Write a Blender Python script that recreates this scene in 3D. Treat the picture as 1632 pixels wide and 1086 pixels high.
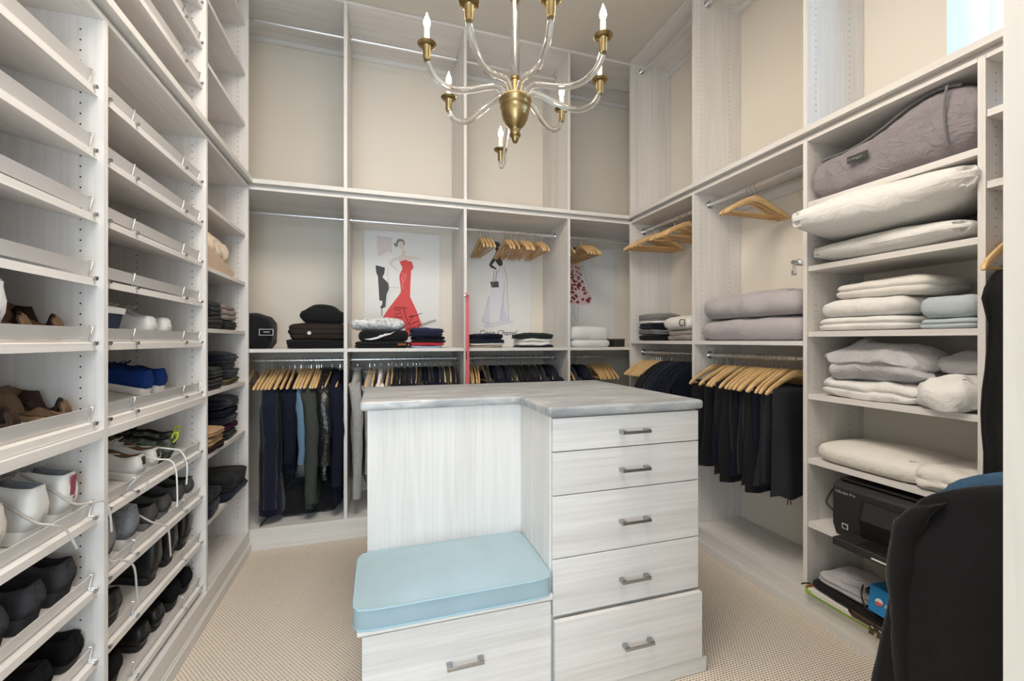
import bpy, bmesh, math, random
from mathutils import Vector, noise
for o in list(bpy.data.objects): bpy.data.objects.remove(o)
SC = bpy.context.scene; COL = SC.collection
PI = math.pi; R = math.radians
# ---------------------------------------------------------------- camera, world, light, exposure
cam = bpy.data.cameras.new('camera'); co = bpy.data.objects.new('camera', cam); COL.objects.link(co)
co.location = (0, 0, 1.30); co.rotation_euler = (R(90), 0, R(-17.26))
cam.sensor_width = 36; cam.lens = 679/1632*36; cam.clip_start = 0.02
SC.camera = co
w = bpy.data.worlds.new('world'); SC.world = w; w.use_nodes = True
w.node_tree.nodes['Background'].inputs[0].default_value = (0.78, 0.87, 1.0, 1)
w.node_tree.nodes['Background'].inputs[1].default_value = 0.62
def area(name, loc, rot, sx, sy, energy, col):
    l = bpy.data.lights.new(name, 'AREA'); l.shape = 'RECTANGLE'; l.size = sx; l.size_y = sy; l.energy = energy; l.color = col
    o = bpy.data.objects.new(name, l); COL.objects.link(o); o.location = loc; o.rotation_euler = rot; return o
area('window_daylight', (2.95, 0.75, 3.0), (0, R(75), 0), 1.6, 1.6, 230, (0.58, 0.82, 1.0))
area('ceiling_fill', (0.10, 0.95, 3.52), (0, 0, 0), 1.2, 1.2, 46, (1.0, 0.90, 0.79))  # added soft overhead fill for the deeper bays, not a real fixture
area('doorway_daylight', (-0.40, -1.45, 1.20), (R(90), 0, 0), 1.4, 2.1, 34, (0.70, 0.88, 1.0))
SC.view_settings.view_transform = 'Standard'; SC.view_settings.look = 'None'
SC.view_settings.exposure = 0.54; SC.view_settings.gamma = 1.0; SC.view_settings.use_curve_mapping = False
# ---------------------------------------------------------------- materials
def newmat(name):
    m = bpy.data.materials.new(name); m.use_nodes = True
    nt = m.node_tree; return m, nt, nt.nodes, nt.links, nt.nodes['Principled BSDF']
def plain(name, col, rough=0.6, metal=0.0, spec=0.5, bump=0.0, bscale=40, var=0.0, vscale=6, sheen=0.0):
    m, nt, N, L, b = newmat(name)
    b.inputs['Base Color'].default_value = (*col, 1); b.inputs['Roughness'].default_value = rough
    b.inputs['Metallic'].default_value = metal; b.inputs['Specular IOR Level'].default_value = spec
    if sheen: b.inputs['Sheen Weight'].default_value = sheen
    if bump or var:
        tc = N.new('ShaderNodeTexCoord')
    if bump:
        n = N.new('ShaderNodeTexNoise'); n.inputs['Scale'].default_value = bscale; n.inputs['Detail'].default_value = 4
        L.new(tc.outputs['Object'], n.inputs['Vector'])
        bp = N.new('ShaderNodeBump'); bp.inputs['Strength'].default_value = bump; bp.inputs['Distance'].default_value = 0.01
        L.new(n.outputs['Fac'], bp.inputs['Height']); L.new(bp.outputs['Normal'], b.inputs['Normal'])
    if var:
        n = N.new('ShaderNodeTexNoise'); n.inputs['Scale'].default_value = vscale; n.inputs['Detail'].default_value = 3
        L.new(tc.outputs['Object'], n.inputs['Vector'])
        cr = N.new('ShaderNodeValToRGB'); cr.color_ramp.elements[0].position = 0.35; cr.color_ramp.elements[1].position = 0.65
        cr.color_ramp.elements[0].color = (*[c*(1-var) for c in col], 1); cr.color_ramp.elements[1].color = (*[min(1, c*(1+var)) for c in col], 1)
        L.new(n.outputs['Fac'], cr.inputs['Fac']); L.new(cr.outputs['Color'], b.inputs['Base Color'])
    return m
def grain(name, axis, c0, c1, rough=0.45, fine=90, broad=9, along=0.9, bump=0.04):
    """wood-grain laminate: streaks run along the given axis"""
    m, nt, N, L, b = newmat(name)
    tc = N.new('ShaderNodeTexCoord'); oi = N.new('ShaderNodeObjectInfo')
    add = N.new('ShaderNodeVectorMath'); add.operation = 'MULTIPLY_ADD'
    add.inputs[1].default_value = (1, 1, 1)
    sc = N.new('ShaderNodeVectorMath'); sc.operation = 'SCALE'; sc.inputs['Scale'].default_value = 13.0
    comb = N.new('ShaderNodeCombineXYZ')
    for i in range(3): L.new(oi.outputs['Random'], comb.inputs[i])
    L.new(comb.outputs[0], sc.inputs[0]); L.new(tc.outputs['Object'], add.inputs[0]); L.new(sc.outputs[0], add.inputs[2])
    outs = []
    for s, al in ((fine, along*2.0), (broad, along)):
        mp = N.new('ShaderNodeMapping'); v = [s, s, s]; v['xyz'.index(axis)] = al; mp.inputs['Scale'].default_value = v
        n = N.new('ShaderNodeTexNoise'); n.inputs['Scale'].default_value = 1.0; n.inputs['Detail'].default_value = 3; n.inputs['Roughness'].default_value = 0.6
        n.inputs['Distortion'].default_value = 0.4
        L.new(add.outputs[0], mp.inputs['Vector']); L.new(mp.outputs[0], n.inputs['Vector']); outs.append(n)
    mx = N.new('ShaderNodeMix'); mx.inputs[0].default_value = 0.55
    L.new(outs[0].outputs['Fac'], mx.inputs[2]); L.new(outs[1].outputs['Fac'], mx.inputs[3])
    cr = N.new('ShaderNodeValToRGB'); cr.color_ramp.elements[0].position = 0.27; cr.color_ramp.elements[1].position = 0.60
    cr.color_ramp.elements[0].color = (*c0, 1); cr.color_ramp.elements[1].color = (*c1, 1)
    L.new(mx.outputs[0], cr.inputs['Fac']); L.new(cr.outputs['Color'], b.inputs['Base Color'])
    b.inputs['Roughness'].default_value = rough
    bp = N.new('ShaderNodeBump'); bp.inputs['Strength'].default_value = bump; bp.inputs['Distance'].default_value = 0.003
    L.new(outs[0].outputs['Fac'], bp.inputs['Height']); L.new(bp.outputs['Normal'], b.inputs['Normal'])
    return m
LC0, LC1 = (0.64, 0.612, 0.58), (0.80, 0.775, 0.755)
LAM = {a: grain('laminate_grain_'+a, a, LC0, LC1) for a in 'xyz'}
LAMT = {a: grain('laminate_trim_'+a, a, (0.64, 0.62, 0.59), (0.76, 0.74, 0.71), fine=40, bump=0.02) for a in 'xyz'}
M_WALL = plain('cream_wall_paint', (0.80, 0.745, 0.66), 0.75, var=0.015, vscale=1.5)
M_CEIL = plain('ceiling_paint', (0.66, 0.63, 0.57), 0.8, var=0.01, vscale=1)
M_WHITE = plain('white_cleat', (0.78, 0.77, 0.75), 0.5)
M_ROD = plain('satin_aluminium', (0.78, 0.78, 0.80), 0.30, 0.75)
M_CHROME = plain('chrome', (0.72, 0.73, 0.75), 0.12, 1.0)
M_DARKCHR = plain('brushed_nickel', (0.42, 0.43, 0.44), 0.22, 1.0)
M_FENCE = plain('satin_fence_aluminium', (0.70, 0.685, 0.675), 0.38, 0.35)
M_HOLE = plain('pin_hole_shadow', (0.03, 0.028, 0.025), 0.9)
M_BRASS = plain('antique_brass', (0.36, 0.265, 0.125), 0.30, 1.0, var=0.12, vscale=30)
M_BLACK = plain('black_cloth', (0.010, 0.010, 0.012), 0.9, spec=0.2, bump=0.25, bscale=60, sheen=0.1)
M_NAVY = plain('navy_cloth', (0.008, 0.011, 0.026), 0.9, spec=0.2, bump=0.25, bscale=50, sheen=0.15)
def wood(name, c0, c1):
    return grain(name, 'x', c0, c1, rough=0.38, fine=120, broad=30, along=6, bump=0.03)
M_HANG = wood('hanger_wood', (0.56, 0.33, 0.13), (0.78, 0.54, 0.27))
M_HANGB = wood('hanger_bar_wood', (0.50, 0.27, 0.10), (0.66, 0.40, 0.18))
# ---------------------------------------------------------------- mesh builder
def wl(o):
    v = Vector((0, 0, 0))
    while o is not None: v += o.location; o = o.parent
    return v
def tag(o, label=None, cat=None, group=None, kind=None):
    if label: o['label'] = label
    if cat: o['category'] = cat
    if group: o['group'] = group
    if kind: o['kind'] = kind
    return o
def thing(name, label, cat, loc=(0, 0, 0), rot=(0, 0, 0), group=None, mode='XYZ'):
    o = bpy.data.objects.new(name, None); COL.objects.link(o); o.empty_display_size = 0.05
    o.location = loc; o.rotation_mode = mode; o.rotation_euler = rot
    return tag(o, label, cat, group)
def dup(root, loc=None, rot=None, label=None, group=None):
    r = root.copy(); COL.objects.link(r)
    if loc is not None: r.location = loc
    if rot is not None: r.rotation_euler = rot
    if label: r['label'] = label
    if group: r['group'] = group
    for ch in list(root.children):
        c = ch.copy(); COL.objects.link(c); c.parent = r
        for g in list(ch.children):
            d = g.copy(); COL.objects.link(d); d.parent = c
    return r
WMAP = {'L': lambda r, d, z: (-0.77-d, r, z), 'B': lambda r, d, z: (r, 3.0+d, z), 'R': lambda r, d, z: (1.923+d, r, z)}
class MB:
    def __init__(s): s.v = []; s.f = []
    def box(s, x0, x1, y0, y1, z0, z1):
        b = len(s.v); s.v += [(x, y, z) for z in (z0, z1) for y in (y0, y1) for x in (x0, x1)]
        s.f += [(b+i, b+j, b+k, b+l) for i, j, k, l in ((0, 2, 3, 1), (4, 5, 7, 6), (0, 1, 5, 4), (2, 6, 7, 3), (0, 4, 6, 2), (1, 3, 7, 5))]
        return s
    def wbox(s, wall, r0, r1, d0, d1, z0, z1):
        a = WMAP[wall](r0, d0, z0); b = WMAP[wall](r1, d1, z1)
        return s.box(min(a[0], b[0]), max(a[0], b[0]), min(a[1], b[1]), max(a[1], b[1]), z0, z1)
    def hexa(s, p):   # 8 points: bottom 4 ccw, top 4
        b = len(s.v); s.v += [tuple(q) for q in p]
        s.f += [(b+3, b+2, b+1, b), (b+4, b+5, b+6, b+7), (b, b+1, b+5, b+4), (b+1, b+2, b+6, b+5), (b+2, b+3, b+7, b+6), (b+3, b, b+4, b+7)]
        return s
    def loft(s, rings, cap0=True, cap1=True, closed=True):
        b = len(s.v); n = len(rings[0])
        for r in rings: s.v += [tuple(p) for p in r]
        for i in range(len(rings)-1):
            for j in range(n if closed else n-1):
                k = (j+1) % n
                s.f.append((b+i*n+j, b+i*n+k, b+(i+1)*n+k, b+(i+1)*n+j))
        if cap0 and closed: s.f.append(tuple(b+j for j in reversed(range(n))))
        if cap1 and closed: s.f.append(tuple(b+(len(rings)-1)*n+j for j in range(n)))
        return s
    def tube(s, pts, rad, n=8, cap=True):
        pts = [Vector(p) for p in pts]; rr = rad if isinstance(rad, (list, tuple)) else [rad]*len(pts)
        rings = []; up = None
        for i, p in enumerate(pts):
            t = (pts[min(i+1, len(pts)-1)]-pts[max(i-1, 0)])
            if t.length < 1e-9: t = Vector((0, 0, 1))
            t.normalize()
            if up is None:
                up = Vector((0, 0, 1)) if abs(t.z) < 0.9 else Vector((1, 0, 0))
            a = t.cross(up)
            if a.length < 1e-6: a = t.cross(Vector((0.3, 1, 0.2)))
            a.normalize(); bb = a.cross(t).normalized(); up = bb
            rings.append([p+a*math.cos(2*PI*k/n)*rr[i]+bb*math.sin(2*PI*k/n)*rr[i] for k in range(n)])
        return s.loft(rings, cap, cap)
    def lathe(s, prof, c=(0, 0, 0), n=20):
        rings = [[(c[0]+r*math.cos(2*PI*k/n), c[1]+r*math.sin(2*PI*k/n), c[2]+z) for k in range(n)] for r, z in prof]
        return s.loft(rings)
    def poly(s, pts, thick_dir):   # thin solid plate from an outline
        n = len(pts); b = len(s.v); d = Vector(thick_dir)
        s.v += [tuple(p) for p in pts] + [tuple(Vector(p)+d) for p in pts]
        s.f.append(tuple(b+i for i in range(n))); s.f.append(tuple(b+n+i for i in reversed(range(n))))
        s.f += [(b+i, b+n+i, b+n+(i+1) % n, b+(i+1) % n) for i in range(n)]
        return s
    def build(s, name, mat, parent=None, smooth=False, world=False, kind=None, label=None, bevel=0, fix=True):
        off = wl(parent) if (world and parent is not None) else Vector((0, 0, 0))
        me = bpy.data.meshes.new(name)
        me.from_pydata([(x-off.x, y-off.y, z-off.z) for x, y, z in s.v], [], s.f)
        if fix:
            bm = bmesh.new(); bm.from_mesh(me); bmesh.ops.recalc_face_normals(bm, faces=bm.faces); bm.to_mesh(me); bm.free()
        if smooth:
            for p in me.polygons: p.use_smooth = True
            me.set_sharp_from_angle(angle=R(52))
        me.materials.append(mat)
        o = bpy.data.objects.new(name, me); COL.objects.link(o)
        if parent is not None: o.parent = parent
        if bevel:
            md = o.modifiers.new('bevel', 'BEVEL'); md.width = bevel; md.segments = 2; md.limit_method = 'ANGLE'
            o.data.shade_smooth()
            md2 = o.modifiers.new('wn', 'WEIGHTED_NORMAL')
        if kind: o['kind'] = kind
        if label: o['label'] = label
        return o
def setmat(o, m):   # give a copy its own material while sharing the mesh
    o.material_slots[0].link = 'OBJECT'; o.material_slots[0].material = m
def spline(P, n=6):   # Catmull-Rom through points
    P = [Vector(p) for p in P]; out = []
    for i in range(len(P)-1):
        a = P[max(i-1, 0)]; b = P[i]; c = P[i+1]; d = P[min(i+2, len(P)-1)]
        for k in range(n):
            t = k/n
            out.append(0.5*((2*b)+(c-a)*t+(2*a-5*b+4*c-d)*t*t+(-a+3*b-3*c+d)*t**3))
    out.append(P[-1]); return out
def ordn(i): return ['first', 'second', 'third', 'fourth', 'fifth', 'sixth', 'seventh', 'eighth', 'ninth', 'tenth', 'eleventh', 'twelfth', 'thirteenth', 'fourteenth', 'fifteenth', 'sixteenth', 'seventeenth', 'eighteenth', 'nineteenth', 'twentieth', 'twenty-first', 'twenty-second', 'twenty-third', 'twenty-fourth'][i]
# ---------------------------------------------------------------- room shell
def struct(name, mb, mat, **k):
    o = mb.build(name, mat, **k); o['kind'] = 'structure'; return o
def carpet():
    m, nt, N, L, b = newmat('woven_loop_carpet')
    tc = N.new('ShaderNodeTexCoord'); mp = N.new('ShaderNodeMapping')
    mp.inputs['Scale'].default_value = (1, 1, 1); L.new(tc.outputs['Object'], mp.inputs['Vector'])
    br = N.new('ShaderNodeTexBrick'); br.offset = 0.5; br.inputs['Scale'].default_value = 1.0
    br.inputs['Brick Width'].default_value = 0.0140; br.inputs['Row Height'].default_value = 0.0095
    br.inputs['Mortar Size'].default_value = 0.0034; br.inputs['Mortar Smooth'].default_value = 0.6
    br.inputs['Color1'].default_value = (0.27, 0.215, 0.165, 1); br.inputs['Color2'].default_value = (0.36, 0.29, 0.22, 1)
    br.inputs['Mortar'].default_value = (0.86, 0.755, 0.63, 1)
    L.new(mp.outputs[0], br.inputs['Vector'])
    n = N.new('ShaderNodeTexNoise'); n.inputs['Scale'].default_value = 160; L.new(tc.outputs['Object'], n.inputs['Vector'])
    mx = N.new('ShaderNodeMix'); mx.data_type = 'RGBA'; mx.blend_type = 'OVERLAY'; mx.inputs[0].default_value = 0.35
    L.new(br.outputs['Color'], mx.inputs[6]); L.new(n.outputs['Color'], mx.inputs[7])
    hs = N.new('ShaderNodeHueSaturation'); hs.inputs['Saturation'].default_value = 0.85; L.new(mx.outputs[2], hs.inputs['Color'])
    L.new(hs.outputs[0], b.inputs['Base Color']); b.inputs['Roughness'].default_value = 0.95; b.inputs['Specular IOR Level'].default_value = 0.15
    bp = N.new('ShaderNodeBump'); bp.inputs['Strength'].default_value = 0.5; bp.inputs['Distance'].default_value = 0.003
    L.new(br.outputs['Fac'], bp.inputs['Height']); L.new(bp.outputs['Normal'], b.inputs['Normal'])
    return m
struct('floor', MB().box(-1.15, 2.6, -1.5, 3.53, -0.05, 0.0), carpet())
struct('ceiling', MB().box(-1.25, 2.7, -1.5, 3.63, 3.54, 3.62), M_CEIL)
struct('wall_left', MB().box(-1.25, -1.15, -1.5, 3.63, 0, 3.54), M_WALL)
struct('wall_back', MB().box(-1.15, 2.4, 3.53, 3.63, 0, 3.54), M_WALL)
struct('light_block_wall', MB().box(0.42, 2.30, -0.24, -0.12, 0, 3.54), M_WALL)  # unseen wall added to keep doorway light off the end panel
wr = MB(); WX = 2.30
wr.box(WX, 2.75, 1.18, 3.53, 0, 3.54); wr.box(WX, 2.75, -1.5, 1.18, 0, 2.20); wr.box(WX, 2.75, -1.5, 0.30, 2.20, 3.54); wr.box(WX, 2.75, 0.30, 1.18, 3.40, 3.54)
struct('wall_right', wr, M_WALL)
# window in the right wall, above the shelving
m_frame = plain('window_frame_paint', (0.80, 0.82, 0.84), 0.4)
wf = MB().box(2.60, 2.66, 0.30, 0.35, 2.20, 3.40).box(2.60, 2.66, 1.13, 1.18, 2.20, 3.40).box(2.60, 2.66, 0.35, 1.13, 2.20, 2.25).box(2.60, 2.66, 0.35, 1.13, 3.35, 3.40).box(2.61, 2.65, 0.725, 0.755, 2.25, 3.35)
win = struct('window_1', wf, m_frame)
mg, nt, N, L, b = newmat('window_glass')
b.inputs['Transmission Weight'].default_value = 1.0; b.inputs['Roughness'].default_value = 0.0; b.inputs['IOR'].default_value = 1.45
for y0, y1 in ((0.35, 0.725), (0.755, 1.13)):
    MB().box(2.628, 2.632, y0, y1, 2.25, 3.35).build('pane', mg, win)
# pleated blind in front of the window
m_bl, nt, N, L, b = newmat('pleated_blind_fabric')
b.inputs['Base Color'].default_value = (0.82, 0.86, 0.90, 1); b.inputs['Roughness'].default_value = 0.8
tr = N.new('ShaderNodeBsdfTranslucent'); tr.inputs[0].default_value = (0.85, 0.90, 0.95, 1); ms = N.new('ShaderNodeMixShader'); ms.inputs[0].default_value = 0.6
L.new(b.outputs[0], ms.inputs[1]); L.new(tr.outputs[0], ms.inputs[2]); L.new(ms.outputs[0], N['Material Output'].inputs['Surface'])
t = thing('window_blind', 'white pleated blind pulled down over the high window', 'blind', (2.57, 0.74, 2.21))
for i in range(46):
    z0 = 2.235+i*0.0245
    MB().poly([(2.575, 0.35, z0), (2.559, 0.35, z0+0.01225), (2.575, 0.35, z0+0.0245), (2.577, 0.35, z0+0.0245), (2.561, 0.35, z0+0.01225), (2.577, 0.35, z0)], (0, 0.78, 0)).build('pleat', m_bl, t, world=True)
MB().box(2.556, 2.582, 0.345, 1.135, 2.212, 2.234).build('bottom_rail', m_frame, t, world=True)
# base boards with a stepped moulding
for nm, wall, r0, r1, ax in (('left', 'L', -1.4, 2.99, 'y'), ('back', 'B', -0.77, 1.923, 'x'), ('right', 'R', 0.25, 2.99, 'y')):
    mb = MB().wbox(wall, r0, r1, -0.004, 0.018, 0.0, 0.1275); mb.wbox(wall, r0, r1, -0.016, -0.004, 0.0, 0.046); mb.wbox(wall, r0, r1, -0.010, -0.004, 0.046, 0.054)
    struct('baseboard_'+nm, mb, LAMT[ax], bevel=0.002)
# continuous ledge moulding between the lower and upper cabinets
for i, (wall, r0, r1, ax) in enumerate((('L', 0.0, 2.975, 'y'), ('B', -0.795, 1.948, 'x'), ('R', 0.25, 2.975, 'y'))):
    mb = MB().wbox(wall, r0, r1, -0.024, 0.03, 2.272, 2.300); mb.wbox(wall, r0, r1, 0.012, 0.03, 2.254, 2.272)
    struct('trim_%d' % (i+1), mb, LAMT[ax], bevel=0.0015)
# ---------------------------------------------------------------- closet units
HOLES = True
def panel(t, wall, r0, r1, z0, z1, d1, faces=(0, 1), cols=None, d0=0.0):
    p = MB().wbox(wall, r0, r1, d0, d1, z0, z1).build('side_panel', LAM['z'], t, world=True)
    cols = cols or (0.055, d1-0.10)
    hb = MB(); n = 0; z = z0+0.09
    while z < z1-0.05:
        for d in cols:
            for fc in faces:
                r = r0-0.0004 if fc == 0 else r1+0.0004
                hb_ring = []
                for k in range(6):
                    a = k*PI/3; hb_ring.append(WMAP[wall](r, d+0.0027*math.cos(a), z+0.0027*math.sin(a)))
                b0 = len(hb.v); hb.v += hb_ring; hb.f.append(tuple(range(b0, b0+6)))
        z += 0.0305
    h = hb.build('pin_holes', M_HOLE, p, world=True, kind='stuff', fix=False)
    return p
def shelf(t, wall, r0, r1, ztop, d0, d1, th=0.02, name='shelf'):
    r0 += .0009; r1 -= .0009
    ax = 'x' if wall == 'B' else 'y'
    return MB().wbox(wall, r0, r1, d0, d1, ztop-th, ztop).build(name, LAM[ax], t, world=True)
def rod(t, wall, r0, r1, d, z, rad=0.0135):
    r0 += .0009; r1 -= .0009
    a, b_ = WMAP[wall](r0, d, z), WMAP[wall](r1, d, z)
    o = MB().tube([a, b_], rad, 14).build('hanging_rod', M_ROD, t, smooth=True, world=True)
    for r, s in ((r0, 1), (r1, -1)):
        q = WMAP[wall](r, d, z); q2 = WMAP[wall](r+s*0.004, d, z); q3 = WMAP[wall](r+s*0.014, d, z)
        MB().tube([q, q2], 0.026, 14).tube([q2, q3], 0.018, 14).build('rod_flange', M_CHROME, o, world=True)
    return o
TAN = math.tan(R(13.2)); SD = 0.34
def slant_shelf(t, r0, r1, zf, clips):
    r0 += .0009; r1 -= .0009
    """shoe shelf tipped towards the room, with a metal fence and wire clips"""
    d0, d1 = 0.014, 0.014+SD; z1 = zf+SD*TAN; th = 0.021
    P = lambda r, d, z: WMAP['L'](r, d, z)
    s = MB().hexa([P(r0, d0, zf-th), P(r1, d0, zf-th), P(r1, d1, z1-th), P(r0, d1, z1-th), P(r0, d0, zf), P(r1, d0, zf), P(r1, d1, z1), P(r0, d1, z1)]).build('slanted_shelf', LAM['y'], t, world=True)
    # fence stands at right angles to the shelf, 18 mm behind its front edge
    a = 0.016; ux, uz = math.sin(R(13.2)), math.cos(R(13.2)); h0, h1 = 0.007, 0.042
    def F(r, e, h): return P(r, d0+a+e-(-1)*0*h - ux*h*1.0, zf+(a+e)*TAN+uz*h)
    MB().hexa([F(r0+0.01, 0, h0), F(r1-0.01, 0, h0), F(r1-0.01, 0.003, h0), F(r0+0.01, 0.003, h0), F(r0+0.01, 0, h1), F(r1-0.01, 0, h1), F(r1-0.01, 0.003, h1), F(r0+0.01, 0.003, h1)]).build('shoe_fence', M_FENCE, s, world=True)
    for r in clips:
        MB().tube([F(r, -0.022, 0.001), F(r, -0.003, 0.003), F(r, -0.003, h1+0.003), F(r, 0.006, h1+0.003)], 0.0016, 6).tube([F(r, -0.024, 0.001), F(r, -0.018, 0.001)], 0.006, 8).build('fence_clip', M_DARKCHR, s, smooth=True, world=True)
    return s
LD = 0.365   # depth of the left units
lefts = [('near', 0.80, 1.545, None, 1.564), ('middle', 1.564, 2.312, None, 2.332), ('corner', 2.332, 2.975, None, 2.995)]
ZS = [1.847, 1.663, 1.479, 1.292]           # front height of slanted shelves below the ledge
ZL = [0.79, 0.58, 0.372, 0.168]
for i, (nm, r0, r1, _, r2) in enumerate(lefts):
    yc = (r0+r1)/2
    t = thing('shoe_shelf_tower' if i < 2 else 'shelf_tower', {0: 'pale wood-grain shoe shelf tower at left edge, nearest the camera', 1: 'pale wood-grain shoe shelf tower in the middle of the left wall', 2: 'narrow shelf tower of folded clothes in the left corner'}[i], 'shelving', (-0.77, yc, 0.0))
    if i == 0: panel(t, 'L', 0.78, 0.80, 0.1275, 2.254, LD)
    panel(t, 'L', r1, r2, 0.1275, 2.254, LD)
    MB().wbox('L', r0+.0009, r1-.0009, LD, LD+0.008, 0.1275, 2.254).build('back_panel', LAM['z'], t, world=True)
    shelf(t, 'L', r0, r1, 2.254, 0.0, LD, 0.016, 'top_board')
    shelf(t, 'L', r0, r1, 0.1275, 0.018, LD, 0.02, 'bottom_board')
    if i < 2:
        shelf(t, 'L', r0, r1, 1.040, 0.0, LD, 0.026, 'fixed_shelf')
        cl = (r0+0.03, (r0+r1)/2-0.19, (r0+r1)/2+0.19, r1-0.018) if i == 1 else (r0+0.03, r1-0.02)
        for z in [2.031]+ZS+[1.062]+ZL: slant_shelf(t, r0, r1, z, cl)
    else:
        for z in (1.955, 1.655, 1.358, 1.052, 0.752, 0.435): shelf(t, 'L', r0, r1, z, 0.014, LD)
    u = thing('upper_shoe_shelf' if i < 2 else 'upper_shelf_tower', ['upper slanted shoe shelves above the nearest left tower', 'upper slanted empty shoe shelves above the middle left tower', 'upper empty flat shelves in the left corner under the ceiling'][i], 'shelving', (-0.77, yc, 2.30))
    if i == 0: panel(u, 'L', 0.78, 0.80, 2.30, 3.54, LD)
    panel(u, 'L', r1, r2, 2.30, 3.538, LD)
    MB().wbox('L', r0+.0009, r1-.0009, LD, LD+0.008, 2.256, 3.538).build('back_panel', LAM['z'], u, world=True)
    shelf(u, 'L', r0, r1, 2.300, 0.03, LD, 0.02, 'bottom_board'); shelf(u, 'L', r0, r1, 3.538, 0.0, LD, 0.018, 'top_board')
    if i < 2:
        for z in (2.305, 2.485, 2.671, 2.857, 3.043, 3.229): slant_shelf(u, r0, r1, z, cl)
    else:
        for z in (2.632, 2.938, 3.244): shelf(u, 'L', r0, r1, z, 0.014, LD)
# back wall
BD = 0.528
backs = [(-0.77, -0.225, -0.204), (-0.204, 0.573, 0.594), (0.594, 1.382, 1.402), (1.402, 1.905, 1.923)]
bl = ['left corner', 'red-dress poster', 'white-skirt poster', 'right corner']
for i, (r0, r1, r2) in enumerate(backs):
    x0 = r0 if i else -1.14
    x1 = r1 if i < 3 else 2.29
    t = thing('hanging_unit', 'lower back-wall hanging unit with two rods, %s bay' % bl[i], 'wardrobe', ((r0+r1)/2, 3.0, 0.0))
    if i < 3: panel(t, 'B', r1, r2, 0.1275, 2.254, BD)
    shelf(t, 'B', x0, x1, 1.247, 0.0, BD, 0.022); shelf(t, 'B', x0, x1, 2.254, 0.0, BD, 0.016, 'top_board'); shelf(t, 'B', x0, x1, 0.1275, 0.018, BD, 0.02, 'bottom_board')
    rod(t, 'B', x0, x1, 0.25, 2.160); rod(t, 'B', x0, x1, 0.25, 1.163)
    u = thing('upper_hanging_unit', 'empty upper back-wall hanging unit with rod, %s bay' % bl[i], 'wardrobe', ((r0+r1)/2, 3.0, 2.30))
    if i < 3: panel(u, 'B', r1, r2, 2.30, 3.538, BD)
    shelf(u, 'B', x0, x1, 2.300, 0.03, BD, 0.02, 'bottom_board'); shelf(u, 'B', x0, x1, 3.538, 0.0, BD, 0.018, 'top_board')
    rod(u, 'B', x0, x1, 0.25, 3.455)
    MB().wbox('B', x0, x1, BD-0.02, BD, 3.485, 3.519).build('wall_cleat', M_WHITE, u, world=True)
# right wall
RD = 0.375
rights = [(2.258, 2.278, 2.980), (1.504, 1.524, 2.258), (0.885, 0.905, 1.504), (0.25, 0.27, 0.885)]
rl = ['lower right-wall hanging unit beside the back corner', 'lower right-wall hanging unit with duvets and black trousers', 'right-wall shelf tower with bedding and printer', 'right-wall hanging unit half hidden by the end panel']
for i, (p0, r0, r1) in enumerate(rights):
    t = thing('shelf_tower' if i == 2 else 'hanging_unit', rl[i], 'shelving' if i == 2 else 'wardrobe', (1.923, (r0+r1)/2, 0.0))
    if i == 0: panel(t, 'R', 2.98, 3.0, 0.1275, 2.254, RD)
    panel(t, 'R', p0, r0, 0.1275, 2.254, RD)
    shelf(t, 'R', r0, r1, 2.254, 0.0, RD, 0.016, 'top_board'); shelf(t, 'R', r0, r1, 0.1275, 0.018, RD, 0.02, 'bottom_board')
    if i < 2:
        shelf(t, 'R', r0, r1, 1.298, 0.0, RD, 0.022)
        rod(t, 'R', r0, r1, 0.12, 2.180); rod(t, 'R', r0, r1, 0.12, 1.207)
        MB().wbox('R', r0, r1, RD-0.018, RD, 2.16, 2.21).build('wall_cleat', M_WHITE, t, world=True)
    elif i == 2:
        for z in (1.952, 1.650, 1.342, 1.048, 0.746, 0.447): shelf(t, 'R', r0, r1, z, 0.006, RD, 0.024)
    else:
        for z in (2.068, 1.830): shelf(t, 'R', r0, r1, z, 0.006, RD, 0.024)
        rod(t, 'R', r0, r1, 0.12, 1.70)
    if i < 2:
        u = thing('upper_hanging_unit', ['upper empty right-wall unit beside the back corner', 'upper empty right-wall unit beside the window'][i], 'wardrobe', (1.923, (r0+r1)/2, 2.30))
        if i == 0: panel(u, 'R', 2.98, 3.0, 2.30, 3.538, RD)
        panel(u, 'R', p0, r0, 2.30, 3.538, RD)
        shelf(u, 'R', r0, r1, 2.300, 0.03, RD, 0.02, 'bottom_board'); shelf(u, 'R', r0, r1, 3.538, 0.0, RD, 0.018, 'top_board')
        rod(u, 'R', r0, r1, 0.10, 3.475)
        MB().wbox('R', r0, r1, RD-0.02, RD, 3.485, 3.519).wbox('R', r1-0.014, r1, RD-0.06, RD-0.02, 3.47, 3.519).build('wall_cleat', M_WHITE, u, world=True)
t = thing('window_sill_board', 'pale board lying on top of the right shelf tower under the window', 'board', (2.12, 0.9, 2.272))
MB().box(1.955, 2.299, 0.27, 1.502, 2.256, 2.296).build('board', LAM['y'], t, world=True)
# tall end panel standing near the camera on the right
t = thing('end_panel', 'tall pale wood-grain end panel at the right edge, floor to ceiling', 'panel', (1.33, 0.34, 0.0))
MB().box(0.802, 1.90, 0.330, 0.350, 0.0, 3.538).build('panel_board', LAM['z'], t, world=True, bevel=0.001)
MB().box(0.798, 0.802, 0.330, 0.350, 0.0, 3.538).build('edge_band', LAMT['z'], t, world=True)
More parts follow.
